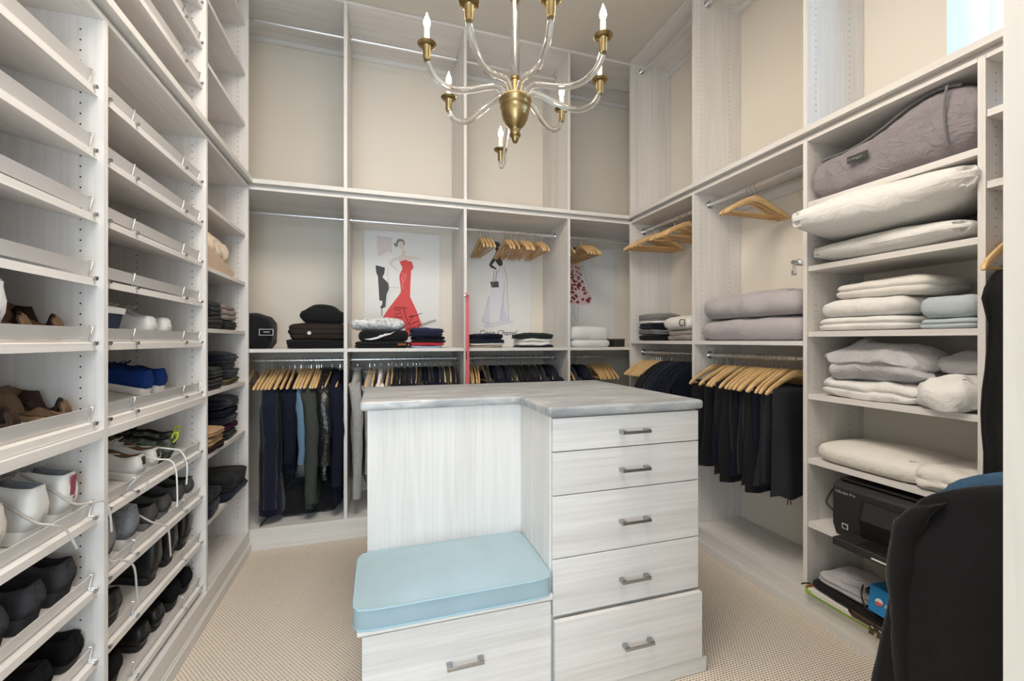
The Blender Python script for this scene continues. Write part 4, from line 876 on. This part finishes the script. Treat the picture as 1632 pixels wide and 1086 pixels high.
def text(parent, s, size, loc, rot, mat, name='lettering', thick=.0006, label=None, shear=0):
    c = bpy.data.curves.new(name, 'FONT'); c.body = s; c.size = size; c.extrude = thick; c.shear = shear; c.resolution_u = 3
    o = bpy.data.objects.new(name, c); COL.objects.link(o); bpy.context.view_layer.update()
    dg = bpy.context.evaluated_depsgraph_get(); me = bpy.data.meshes.new_from_object(o.evaluated_get(dg)); bpy.data.objects.remove(o)
    me.materials.clear(); me.materials.append(mat)
    o = bpy.data.objects.new(name, me); COL.objects.link(o); o.parent = parent; o.location = loc; o.rotation_euler = rot
    if label: o['label'] = label
    return o
M_INK = plain('black_ink', (.015, .015, .017), .8)
text(t, 'CI', .07, (-.150, -.06, .02), (R(90), 0, R(-90)), M_INK, 'printed_letters')
soft('folded_sweater', 'grey folded sweater behind the white printed one', 'sweater', M_GREY, .16, .16, .16, (2.19, 2.58, ZR), 0, seed=35, layers=3, wr=.008, crown=.012)
# duvets on the next shelf
t = soft('folded_duvet', 'lilac-grey folded duvet, lower one above the trousers', 'duvet', M_LILAC, .35, .685, .125, (2.105, 1.905, ZR), seed=41, layers=1, wr=.008, crown=.012, rnd=.05, nx=30, ny=44, nz=10, wscale=6)
soft('folded_duvet', 'lilac-grey folded duvet, upper one above the trousers', 'duvet', M_LILAC, .35, .675, .125, (2.108, 1.895, ZR+.132), seed=42, layers=1, wr=.012, crown=.022, rnd=.045, nx=30, ny=44, nz=10, wscale=6)
# right shelf tower
def pillow(label, w_, d_, h_, loc, rot, mat, seed, wr=.007, **k):
    t = thing('bed_pillow', label, 'pillow', loc, rot)
    soft_box(w_, d_, h_, 0, 0, seed=seed, nx=34, ny=28, nz=8, wr=wr, wscale=6, pinch=.10, **k).build('pillow_case', mat, t, smooth=True)
    pts = []
    return t
pillow('flat white pillow at the bottom of the pillow shelf', .39, .595, .100, (2.085, 1.205, 1.6505), (0, 0, R(2)), M_BED, 51)
pillow('plump white pillow bulging over the shelf edge', .42, .63, .165, (2.00, 1.212, 1.758), (R(-2), R(2), R(14)), M_BED, 52, wr=.009)
ZT = {1: 1.6505, 2: 1.3425, 3: 1.0485, 4: .7465, 5: .4475, 6: .128}
soft('folded_sheet', 'white folded sheet set, bottom of the linen stack', 'sheet', M_BED, .34, .37, .060, (2.105, 1.300, ZT[2]), seed=53, layers=2, wr=.005, groove=.012, rnd=.02, nx=26, ny=28)
soft('folded_sheet', 'white folded sheet set, middle of the linen stack', 'sheet', M_BED, .33, .36, .075, (2.10, 1.290, ZT[2]+.061), seed=54, layers=1, wr=.009, rnd=.03, nx=26, ny=28)
soft('folded_blanket', 'cream rolled blanket on top of the linen stack', 'blanket', M_CREAML, .32, .36, .075, (2.12, 1.240, ZT[2]+.137), seed=55, layers=2, wr=.008, groove=.012, rnd=.03, nx=26, ny=28)
soft('folded_fleece', 'pale blue folded fleece, upper half beside the white linen', 'fleece', M_PBLUE, .34, .175, .080, (2.10, .998, ZT[2]+.040), seed=56, layers=1, wr=.006, rnd=.02, nx=26, ny=18)
soft('folded_fleece', 'pale blue folded fleece, lower half beside the white linen', 'fleece', M_PBLUE, .34, .180, .038, (2.10, .997, ZT[2]), seed=57, layers=2, wr=.004, rnd=.01, nx=26, ny=18)
soft('crumpled_duvet_cover', 'silver-grey crumpled duvet cover under the fleece shelf', 'duvet cover', M_SILV, .35, .42, .13, (2.095, 1.270, ZT[3]+.078), seed=58, layers=2, groove=.02, wr=.034, crown=.02, rnd=.045, nx=34, ny=38, nz=10, wscale=6)
soft('crumpled_sheet', 'white and grey crumpled sheet below the silver duvet cover', 'sheet', M_BED, .33, .40, .080, (2.10, 1.275, ZT[3]), seed=59, layers=2, wr=.014, rnd=.02, groove=.014, nx=32, ny=34, wscale=10)
soft('crumpled_sheet', 'white crumpled sheet spilling at the right of the silver cover', 'sheet', M_BED, .35, .19, .110, (2.07, .998, ZT[3]), seed=60, layers=1, wr=.020, rnd=.035, crown=.02, nx=32, ny=24, wscale=9)
soft('crumpled_sheet', 'grey-white pillowcase heaped behind the spilling sheet', 'sheet', M_SILV, .22, .17, .07, (2.14, 1.00, ZT[3]+.125), seed=61, layers=1, wr=.014, rnd=.03, crown=.02, nx=24, ny=20, wscale=9)
soft('folded_comforter', 'white smooth folded comforter above the printer', 'comforter', M_CREAML, .35, .43, .085, (2.10, 1.275, ZT[4]), seed=62, layers=1, wr=.006, crown=.02, rnd=.035, nx=30, ny=34, wscale=4)
soft('crumpled_sheet', 'cream crumpled sheet beside the smooth comforter', 'sheet', M_CREAML, .33, .20, .085, (2.085, 1.00, ZT[4]), seed=63, layers=2, wr=.014, rnd=.02, groove=.01, nx=30, ny=24, wscale=9)
# plush pet bed on the top shelf
t = thing('plush_bolster_bed', 'lilac-grey plush bolster bed with dark label on the top shelf', 'pet bed', (2.10, 1.20, 1.9525))
prof = [(.285, .02, .150), (.27, .005, .185), (.24, .0, .192), (.18, .0, .190), (.12, .0, .195), (.06, .0, .210), (.0, .0, .232), (-.05, .0, .256), (-.10, .0, .272), (-.15, .0, .280), (-.19, .004, .276), (-.23, .01, .262), (-.265, .022, .240), (-.283, .05, .205)]
rings = []
for y, z0, z1 in prof:
    r_ = []
    for j in range(30):
        a = 2*PI*j/30; c_, s_ = math.cos(a), math.sin(a)
        x = .158*abs(c_)**.55*(1 if c_ >= 0 else -1); z = (z0+z1)/2+(z1-z0)/2*abs(s_)**.55*(1 if s_ >= 0 else -1)
        nv = noise.noise_vector(Vector((x*9, y*22+z*5, z*9)))
        nv2 = noise.noise_vector(Vector((x*20, y*45-z*20, z*24)))
        amp = .014+(.014 if -.20 < y < -.05 else 0)
        r_.append((x+nv.x*amp+nv2.x*.007, y+nv.y*.006, max(.001, z+nv.z*amp*.6)))
    rings.append(r_)
# resample along the run for smooth folds
dense = []
for a_, b_ in zip(rings, rings[1:]):
    for k in range(3):
        u = k/3; dense.append([tuple(Vector(p)*(1-u)+Vector(q)*u+Vector((-.0035*math.sin(PI*u)*(1 if p[0] < 0 else 0), 0, 0))) for p, q in zip(a_, b_)])
dense.append(rings[-1])
MB().loft(dense).build('plush_cover', M_PLUSH, t, smooth=True)
MB().tube(spline([(-.128, y, z1-.006+.0) for y, z0, z1 in prof[1:-2]], 4), .0055, 8).build('piping', M_PLUSHD, t, smooth=True)
MB().tube(spline([(-.158, -.205, .262), (-.170, -.203, .20), (-.172, -.205, .12), (-.166, -.21, .04)], 5), .004, 8).build('end_seam', M_PLUSHD, t, smooth=True)
lb = MB().box(-.1765, -.1735, .045, .125, .108, .136).build('label_patch', plain('dark_label', (.045, .05, .048), .7), t, label='dark woven label')
text(t, 'D Hugger', .015, (-.1775, .122, .117), (R(90), 0, R(-90)), plain('label_thread', (.30, .31, .28), .8), 'label_lettering', label='pale stitched lettering')
# bundle visible at the right edge
soft('grey_bundle', 'grey plush bundle at far right beside the end panel', 'cushion', M_PLUSH, .20, .22, .18, (2.08, .74, 1.8305), seed=71, layers=1, wr=.01, rnd=.05, crown=.03)
# black bag on the floor board, left corner bay
t = soft('black_tote_bag', 'black bag slumped on the floor board under the coats', 'bag', M_BLACK, .40, .24, .20, (-.455, 3.24, .1282), rz=8, seed=73, layers=1, wr=.030, rnd=.05, crown=.03, wscale=7, part='bag_body')
for s in (0, 1): MB().tube(spline([(-.17, -.10, .12), (-.22, -.14, .09-.02*s), (-.25, -.17, .05), (-.29, -.19+.02*s, .006)], 5), .003, 6).build('bag_cord', M_BLACK, t, smooth=True)
# ---------------------------------------------------------------- posters (flat prints leaning on the back wall)
M_BOARD = plain('poster_board_white', (.80, .80, .79), .6)
def P_(name, c): return plain(name, c, .75)
K_RED = P_('print_red', (.72, .09, .09)); K_GREY = P_('print_charcoal', (.075, .078, .082)); K_SKIN = P_('print_pale_skin', (.76, .66, .58)); K_BRWN = P_('print_brown_skin', (.075, .055, .055))
K_HAIR = P_('print_taupe_hair', (.30, .25, .25)); K_PINK = P_('print_pink_wash', (.72, .65, .64)); K_LAV = P_('print_lavender_wash', (.66, .66, .75)); K_WSH = P_('print_pale_skirt', (.76, .76, .81)); K_LINE = P_('print_grey_line', (.35, .34, .36)); K_ROSE = P_('print_rose', (.76, .58, .58)); K_WINE = P_('print_wine_dots', (.22, .03, .05))
def poster(label, x0, x1, z0, z1, y=3.515):
    LAY[0] = 0
    t = thing('fashion_poster', label, 'poster', ((x0+x1)/2, y, z0))
    MB().box(x0, x1, y, y+.008, z0, z1).build('board', M_BOARD, t, world=True); return t
LAY = [0]
def shape(t, name, pts, mat, x0, z0, sx, sz, y=3.515, lab=None):
    LAY[0] += 1; yy = y-.0005-.00006*LAY[0]
    return MB().poly([(x0+p*sx, yy, z0+q*sz) for p, q in pts], (0, .00003, 0)).build(name, mat, t, world=True, label=lab)
def stroke(t, name, pts, mat, rad, x0, z0, sx, sz, y=3.514):
    LAY[0] += 1; y = y-.00006*LAY[0]
    return MB().tube([(x0+p*sx, y, z0+q*sz) for p, q in pts], rad, 5).build(name, mat, t, world=True)
# helper: zoomed-photo coordinates of each print are mapped linearly onto its board
def mapper(u0, v0, u1, v1, X0, Z0, X1, Z1):
    return lambda L_: [((u-u0)/(u1-u0)*(X1-X0)+X0, (v-v0)/(v1-v0)*(Z1-Z0)+Z0) for u, v in L_]
t = poster('white poster of a figure in a red mermaid gown with ink signature', -.115, .470, 1.2480, 2.168)
m1 = mapper(30, 25, 718, 1060, -.115, 2.168, .470, 1.262)
sh = lambda n, L_, m, lab=None: shape(t, n, m1(L_), m, 0, 0, 1, 1, lab=lab)
st = lambda n, L_, m, r=.0012: stroke(t, n, m1(L_), m, r, 0, 0, 1, 1)
sh('pink_wash', [(140, 70), (275, 85), (272, 225), (240, 205), (205, 235), (150, 262), (143, 160)], K_PINK, 'pale pink wash')
sh('black_dress', [(130, 340), (213, 358), (207, 410), (190, 445), (240, 495), (250, 545), (228, 600), (216, 715), (188, 728), (190, 795), (183, 795), (181, 730), (170, 718), (188, 690), (190, 660), (163, 655), (150, 440), (135, 405)], K_GREY, 'charcoal silhouette dress')
sh('red_gown', [(343, 300), (370, 285), (400, 277), (432, 290), (458, 292), (462, 315), (472, 330), (468, 355), (450, 372), (444, 480), (440, 615), (500, 740), (550, 870), (490, 930), (430, 985), (400, 960), (388, 900), (370, 830), (188, 815), (250, 720), (340, 600), (357, 570), (350, 500), (341, 440), (350, 400), (366, 370), (368, 345)], K_RED, 'red strapless mermaid gown')
sh('figure_shoulders', [(330, 262), (362, 225), (368, 190), (398, 190), (398, 232), (450, 240), (450, 265), (430, 285), (400, 275), (370, 283), (345, 300)], K_SKIN)
sh('figure_face', [(345, 120), (375, 118), (388, 150), (378, 185), (355, 180), (335, 160)], K_SKIN)
sh('figure_arm', [(330, 262), (280, 270), (240, 318), (262, 340), (330, 388), (336, 378), (276, 322), (300, 290), (345, 282)], K_SKIN)
sh('figure_arm', [(440, 238), (545, 258), (545, 266), (440, 268)], K_SKIN)
sh('figure_hair', [(290, 130), (312, 128), (320, 100), (345, 88), (382, 95), (394, 135), (386, 145), (372, 112), (345, 112), (330, 135), (326, 165), (300, 160)], K_HAIR)
for L_ in ([(240, 350), (235, 420), (250, 530), (240, 540)], [(250, 535), (345, 535)], [(260, 560), (235, 650), (225, 720)], [(355, 560), (360, 600)]): st('ink_line', L_, K_LINE)
for L_ in ([(365, 395), (385, 420), (362, 450), (380, 480), (366, 510), (378, 545)], [(405, 400), (398, 440), (372, 475)]): st('white_glint', L_, M_BOARD, .0014)
for L_ in ([(415, 720), (300, 715), (295, 735), (350, 740), (355, 765), (310, 775), (305, 800), (345, 810), (370, 800)], [(380, 725), (400, 800), (430, 860), (470, 790), (440, 790), (430, 810)], [(440, 800), (500, 785), (550, 763)], [(385, 870), (400, 885), (425, 860), (440, 875), (470, 855), (520, 838)]): st('signature', L_, M_INK, .0022)
text(t, 'Max Valentino', .042, (m1([(415, 935)])[0][0]-t.location.x, -.0012, m1([(415, 935)])[0][1]-t.location.z), (R(90), R(-20), 0), M_INK, 'handwriting', label='ink handwriting', shear=.25)
t = poster('white poster of a figure in a black hat and white skirt', .640, 1.262, 1.2480, 2.125)
m1 = mapper(45, 150, 610, 1055, .691, 2.113, 1.256, 1.239)
sh('white_skirt', [(335, 335), (372, 330), (398, 420), (405, 600), (420, 820), (345, 825), (300, 855), (235, 850), (180, 820), (200, 760), (245, 600), (262, 530), (300, 420)], K_WSH, 'pale floor-length skirt')
sh('skirt_shadow', [(180, 820), (215, 745), (240, 600), (246, 760), (250, 850), (225, 855)], K_LAV)
sh('skirt_shadow', [(330, 825), (350, 700), (366, 560), (372, 700), (395, 760), (420, 820)], K_LAV)
sh('skirt_hem_shadow', [(180, 850), (300, 858), (350, 830), (460, 815), (450, 832), (330, 860), (230, 885), (210, 890)], K_LAV)
sh('figure_torso', [(290, 240), (305, 205), (325, 200), (345, 225), (360, 290), (362, 322), (335, 335), (312, 310), (296, 285)], K_BRWN)
sh('figure_arm', [(292, 235), (240, 325), (258, 350), (305, 365), (308, 355), (268, 325), (300, 280)], K_BRWN)
sh('figure_head', [(300, 165), (325, 160), (328, 190), (312, 205), (296, 190)], K_BRWN)
sh('black_hat', [(275, 128), (300, 116), (330, 122), (345, 150), (325, 160), (298, 162), (285, 150)], K_GREY)
sh('handbag', [(252, 475), (325, 467), (328, 520), (262, 525)], K_GREY, 'small quilted handbag')
for L_ in ([(275, 472), (290, 372), (308, 372), (302, 468)],): st('handbag_strap', L_, K_GREY, .0020)
for L_ in ([(372, 332), (396, 400), (404, 520), (418, 815)], [(245, 600), (185, 800), (180, 825), (240, 850), (340, 828)], [(336, 350), (310, 400), (262, 530)], [(378, 480), (372, 560), (345, 800)]): st('ink_line', L_, K_LINE, .0016)
text(t, 'Coco Chanel', .062, (m1([(150, 945)])[0][0]-t.location.x, -.0012, m1([(150, 945)])[0][1]-t.location.z), (R(90), 0, 0), M_INK, 'handwriting', label='ink handwriting', shear=.35)
t = poster('white poster of a strapless dress with wine-red petals', 1.495, 2.092, 1.2480, 2.143)
m1 = mapper(955, 175, 1360, 1040, 1.623, 2.143, 2.09, 1.250)
sh('petal_dress', [(930, 335), (985, 330), (1078, 350), (1070, 430), (1085, 470), (1130, 550), (1160, 610), (1145, 668), (1060, 680), (950, 668), (900, 640), (905, 560), (950, 450)], K_ROSE, 'strapless petal dress')
rp = random.Random(3)
for k in range(74):
    v = rp.uniform(340, 660); u0 = 955 if v < 480 else 945-(v-480)*.15; u1 = 1070 if v < 450 else min(1150, 1072+(v-450)*.42)
    u = rp.uniform(u0, u1); r_ = rp.uniform(5, 10) if v < 460 else rp.uniform(8, 15)
    sh('petal', [(u+r_*math.cos(q*PI/3+k), v+r_*.9*math.sin(q*PI/3+k)) for q in range(6)], K_WINE)
for L_ in ([(1085, 330), (1090, 400), (1130, 520), (1158, 545)], [(1005, 690), (1000, 740), (1022, 830)], [(1040, 690), (1035, 740), (1030, 830)], [(1078, 345), (1070, 300)], [(985, 330), (975, 290)]): st('ink_line', L_, K_LINE, .0014)
sh('figure_neck', [(985, 330), (1000, 270), (1040, 270), (1076, 350)], K_SKIN)
sh('figure_hair', [(975, 190), (1000, 172), (1030, 180), (1040, 215), (1010, 230), (985, 215)], K_GREY)
# ribbon on a short valet rod
vr = thing('valet_rod', 'short chrome pull-out rod on the panel beside the red-dress poster', 'rod', (.5835, 2.995, 1.625))
MB().tube([(.5835, 2.999, 1.625), (.5835, 2.895, 1.625)], .007, 10).build('rod_tube', M_CHROME, vr, smooth=True, world=True)
MB().tube([(.5835, 2.999, 1.625), (.5835, 2.990, 1.625)], .014, 14).build('rod_flange', M_CHROME, vr, smooth=True, world=True)
MB().tube([(.5835, 2.895, 1.625), (.5835, 2.889, 1.625)], .011, 14).build('rod_knob', M_CHROME, vr, smooth=True, world=True)
rb = thing('hanging_strap', 'long coral-red strap hanging from the short chrome rod', 'strap', (.5835, 2.93, 1.632))
M_CORAL = plain('coral_webbing', (.68, .16, .17), .7, bump=.3, bscale=200)
for s, dx in ((1, .004), (-1, -.004)):
    MB().hexa([(.570+dx, 2.925+s*.010, .90), (.600+dx, 2.925+s*.010, .90), (.600+dx, 2.927+s*.010, .90), (.570+dx, 2.927+s*.010, .90), (.574, 2.927+s*.004, 1.634), (.594, 2.927+s*.004, 1.634), (.594, 2.929+s*.004, 1.634), (.574, 2.929+s*.004, 1.634)]).build('webbing', M_CORAL, rb, world=True)
MB().box(.571, .577, 2.910, 2.914, 1.17, 1.225).build('care_label', plain('dark_red_label', (.10, .02, .03), .7), rb, world=True)
vr = thing('valet_rod', 'small chrome knob of a pull-out rod beside the grey duvets', 'rod', (1.915, 1.535, 1.672))
MB().tube([(1.924, 1.535, 1.672), (1.905, 1.535, 1.672)], .016, 16).build('rod_flange', M_CHROME, vr, smooth=True, world=True)
MB().tube([(1.905, 1.535, 1.672), (1.872, 1.535, 1.672)], .010, 12).build('rod_tube', M_CHROME, vr, smooth=True, world=True)
# ---------------------------------------------------------------- printer
M_PB = plain('printer_black', (.014, .014, .015), .32, spec=.5); M_PM = plain('printer_matt_black', (.020, .020, .021), .55); M_PG = plain('printer_gloss_panel', (.03, .032, .035), .08, spec=.8)
t = thing('inkjet_printer', 'black inkjet printer on the second shelf of the right tower', 'printer', (2.06, 1.16, .4475))
MB().poly([(1.925, 1.375, .4485), (1.905, 1.375, .50), (1.905, 1.375, .665), (1.945, 1.375, .690), (2.28, 1.375, .690), (2.28, 1.375, .4485)], (0, -.44, 0)).build('printer_body', M_PM, t, world=True, bevel=.008)
MB().box(1.93, 2.27, .95, 1.36, .6905, .700).build('scanner_lid', M_PB, t, world=True, bevel=.004)
MB().poly([(1.904, 1.255, .475), (1.880, 1.255, .560), (1.904, 1.255, .640)], (0, -.30, 0)).build('front_console', M_PB, t, world=True, bevel=.004)
MB().hexa([(1.905, 1.24, .628), (1.905, .97, .628), (1.900, .97, .634), (1.900, 1.24, .634), (1.879, 1.24, .562), (1.879, .97, .562), (1.876, .97, .566), (1.876, 1.24, .566)]).build('touch_screen_panel', M_PG, t, world=True)
MB().hexa([(1.8955, 1.13, .612), (1.8955, 1.03, .612), (1.8935, 1.03, .614), (1.8935, 1.13, .614), (1.8815, 1.13, .580), (1.8815, 1.03, .580), (1.8795, 1.03, .582), (1.8795, 1.13, .582)]).build('display', plain('grey_display', (.42, .42, .43), .25), t, world=True)
MB().box(1.800, 1.93, .975, 1.30, .452, .486).build('paper_tray', M_PM, t, world=True, bevel=.006)
MB().box(1.812, 1.90, 1.06, 1.21, .4865, .492).build('tray_catch', M_PB, t, world=True, bevel=.002)
MB().box(1.798, 1.802, 1.03, 1.15, .462, .468).build('paper_edge', M_WHITEC, t, world=True)
text(t, 'OfficeJet Pro', .016, (1.9035-2.06, 1.362-1.16, .640-.4475), (R(90), 0, R(-90)), plain('silver_print', (.35, .35, .36), .5), 'model_lettering', label='small silver lettering')
MB().box(1.9035, 1.9055, 1.308, 1.332, .492, .514).build('badge_frame', M_WHITEC, t, world=True); MB().box(1.9028, 1.9034, 1.311, 1.329, .495, .511).build('badge_field', M_PM, t, world=True)
MB().tube(spline([(1.99, 1.376, .50), (1.985, 1.44, .53), (1.99, 1.46, .56), (2.05, 1.45, .62), (2.15, 1.38, .62)], 5), .004, 8).build('power_cable', M_SOLEB, t, smooth=True, world=True)
# bottom shelf: laptop sleeve, cloth, books, chargers, bag
ZF = .1285
t = thing('magazine', 'cream magazine with green corner at the bottom of the right tower', 'magazine', (2.02, 1.36, ZF))
for k in range(3):
    MB().box(-.13, .13, -.165+.004*k, .115, .0+.010*k, .0092+.010*k).build('page_block', [P_('green_cover', (.22, .36, .04)), M_CREAML, M_CREAML][k], t, bevel=.001)
MB().poly([(-.135, .10, .001), (-.135, .125, .001), (-.10, .15, .001), (-.06, .12, .001)], (0, 0, .020)).build('crumpled_wrapper', P_('lime_wrapper', (.30, .50, .05)), t, bevel=.003)
MB().box(-.125, -.05, .112, .125, .022, .032).build('wrapper_corner', P_('rust_wrapper', (.28, .08, .03)), t)
t = soft('laptop_sleeve', 'thin black padded laptop sleeve on the magazine', 'laptop sleeve', M_BLACK, .27, .37, .020, (2.03, 1.30, ZF+.034), rz=-3, seed=81, layers=1, wr=.003, rnd=.006)
MB().tube(spline([(-.13, .17, .01), (-.15, .185, .006), (-.16, .19, .0)], 4), .003, 6).build('zip_pull', M_BLACK, t, smooth=True)
soft('folded_grey_cloth', 'silver-white folded cloth on the laptop sleeve', 'cloth', M_SILV, .24, .23, .050, (2.04, 1.355, ZF+.058), seed=82, layers=2, wr=.005, rnd=.012)
t = thing('power_adapter', 'black power adapter with coiled cable beside the silver cloth', 'charger', (1.99, 1.165, ZF+.060))
MB().box(-.055, .055, -.075, .055, 0, .036).build('adapter_body', M_PM, t, bevel=.006)
for k in range(4):
    MB().tube([(.03*math.sin(q*PI/8)*(1+.1*k)-.02, .11+.0-.075*(1-math.cos(q*PI/8))*.9, .045+.006*k+.03*abs(math.sin(q*PI/16))) for q in range(17)], .0035, 6).build('cable_loop', M_SOLEB, t, smooth=True)
MB().tube(spline([(-.06, .10, .09), (-.085, .09, .06), (-.092, .07, .02), (-.08, .03, -.005), (-.07, -.06, -.008)], 5), .0035, 6).build('cable_end', M_SOLEB, t, smooth=True)
t = thing('blue_folder', 'bright blue booklet with round red and white emblem', 'booklet', (1.905, 1.155, ZF+.062))
K_BLU = P_('bright_blue_card', (.015, .21, .48))
MB().hexa([(-.004, .062, .121), (-.004, -.14, .115), (.15, -.14, .104), (.15, .062, .110), (-.004, .062, .124), (-.004, -.14, .118), (.15, -.14, .107), (.15, .062, .113)]).build('back_cover', K_BLU, t)
MB().hexa([(-.030, .056, .030), (-.030, -.146, .022), (-.027, -.146, .022), (-.027, .056, .030), (-.0075, .062, .122), (-.0075, -.14, .116), (-.0045, -.14, .116), (-.0045, .062, .122)]).build('front_cover', K_BLU, t)
em = MB().lathe([(0, 0), (.014, 0), (.014, .0008), (0, .0008)], (0, 0, 0), 24).build('emblem', M_WHITEC, t, label='round red and white emblem'); em.location = (-.0212, .022, .074); em.rotation_euler = (0, R(-76), 0)
em2 = MB().poly([(.013*math.cos(PI/2+q*PI/8), .013*math.sin(PI/2+q*PI/8), .0) for q in range(9)], (0, 0, .0016)).build('emblem_half', K_RED, t); em2.location = (-.0216, .022, .074); em2.rotation_euler = (0, R(-76), 0)
text(t, 'pins', .020, (-.0232, .002, .068), (R(76), 0, R(-90)), M_WHITEC, 'cover_lettering', label='small white lettering')
t = thing('leather_pouch', 'brown leather pouch with two zip pulls on the bottom board', 'pouch', (2.0, 1.165, ZF))
M_BRL = plain('brown_bag_leather', (.085, .042, .028), .45, spec=.4, bump=.15, bscale=60, var=.2, vscale=14)
rr = []
for k in range(22):
    u = k/21; y = .165-.33*u; ww = .115*math.sin(min(1, u*6+.12)*PI/2)*math.sin(min(1, (1-u)*6+.12)*PI/2); hh_ = .052*math.sin(min(1, u*5+.2)*PI/2)*math.sin(min(1, (1-u)*5+.2)*PI/2)
    rr.append([(-.0+ww*abs(math.cos(a))**.6*(1 if math.cos(a) >= 0 else -1), y, .027+hh_/2*abs(math.sin(a))**.7*(1 if math.sin(a) >= 0 else -1)) for a in [2*PI*q/20 for q in range(20)]])
MB().loft(rr).build('pouch_body', M_BRL, t, smooth=True)
MB().tube([(-.118*math.sin(min(1, u*6+.12)*PI/2)*math.sin(min(1, (1-u)*6+.12)*PI/2), .165-.33*u, .030) for u in [q/20 for q in range(21)]], .0035, 6).build('zip_line', plain('dark_zip', (.03, .02, .018), .5), t, smooth=True)
for dy in (.0, .028):
    MB().tube([(-.119, dy, .034), (-.128, dy, .030)], .006, 8).build('zip_slider', M_CHROME, t, smooth=True)
    MB().poly([(-.130, dy-.007, .028), (-.132, dy+.007, .028), (-.134, dy+.008, -.006+.01), (-.132, dy-.008, -.006+.01)], (-.004, 0, 0)).build('zip_pull', M_BRL, t)
t = thing('combination_lock', 'tiny chrome luggage lock hanging near the grey duvets', 'lock', (1.88, 1.535, 1.640))
MB().box(-.010, .010, -.007, .007, -.030, -.008).build('lock_body', M_CHROME, t, bevel=.002)
MB().tube(spline([(-.006, 0, -.010), (-.007, 0, .010), (0, 0, .0205), (.007, 0, .010), (.006, 0, -.010)], 4), .0018, 6).build('shackle', M_CHROME, t, smooth=True)
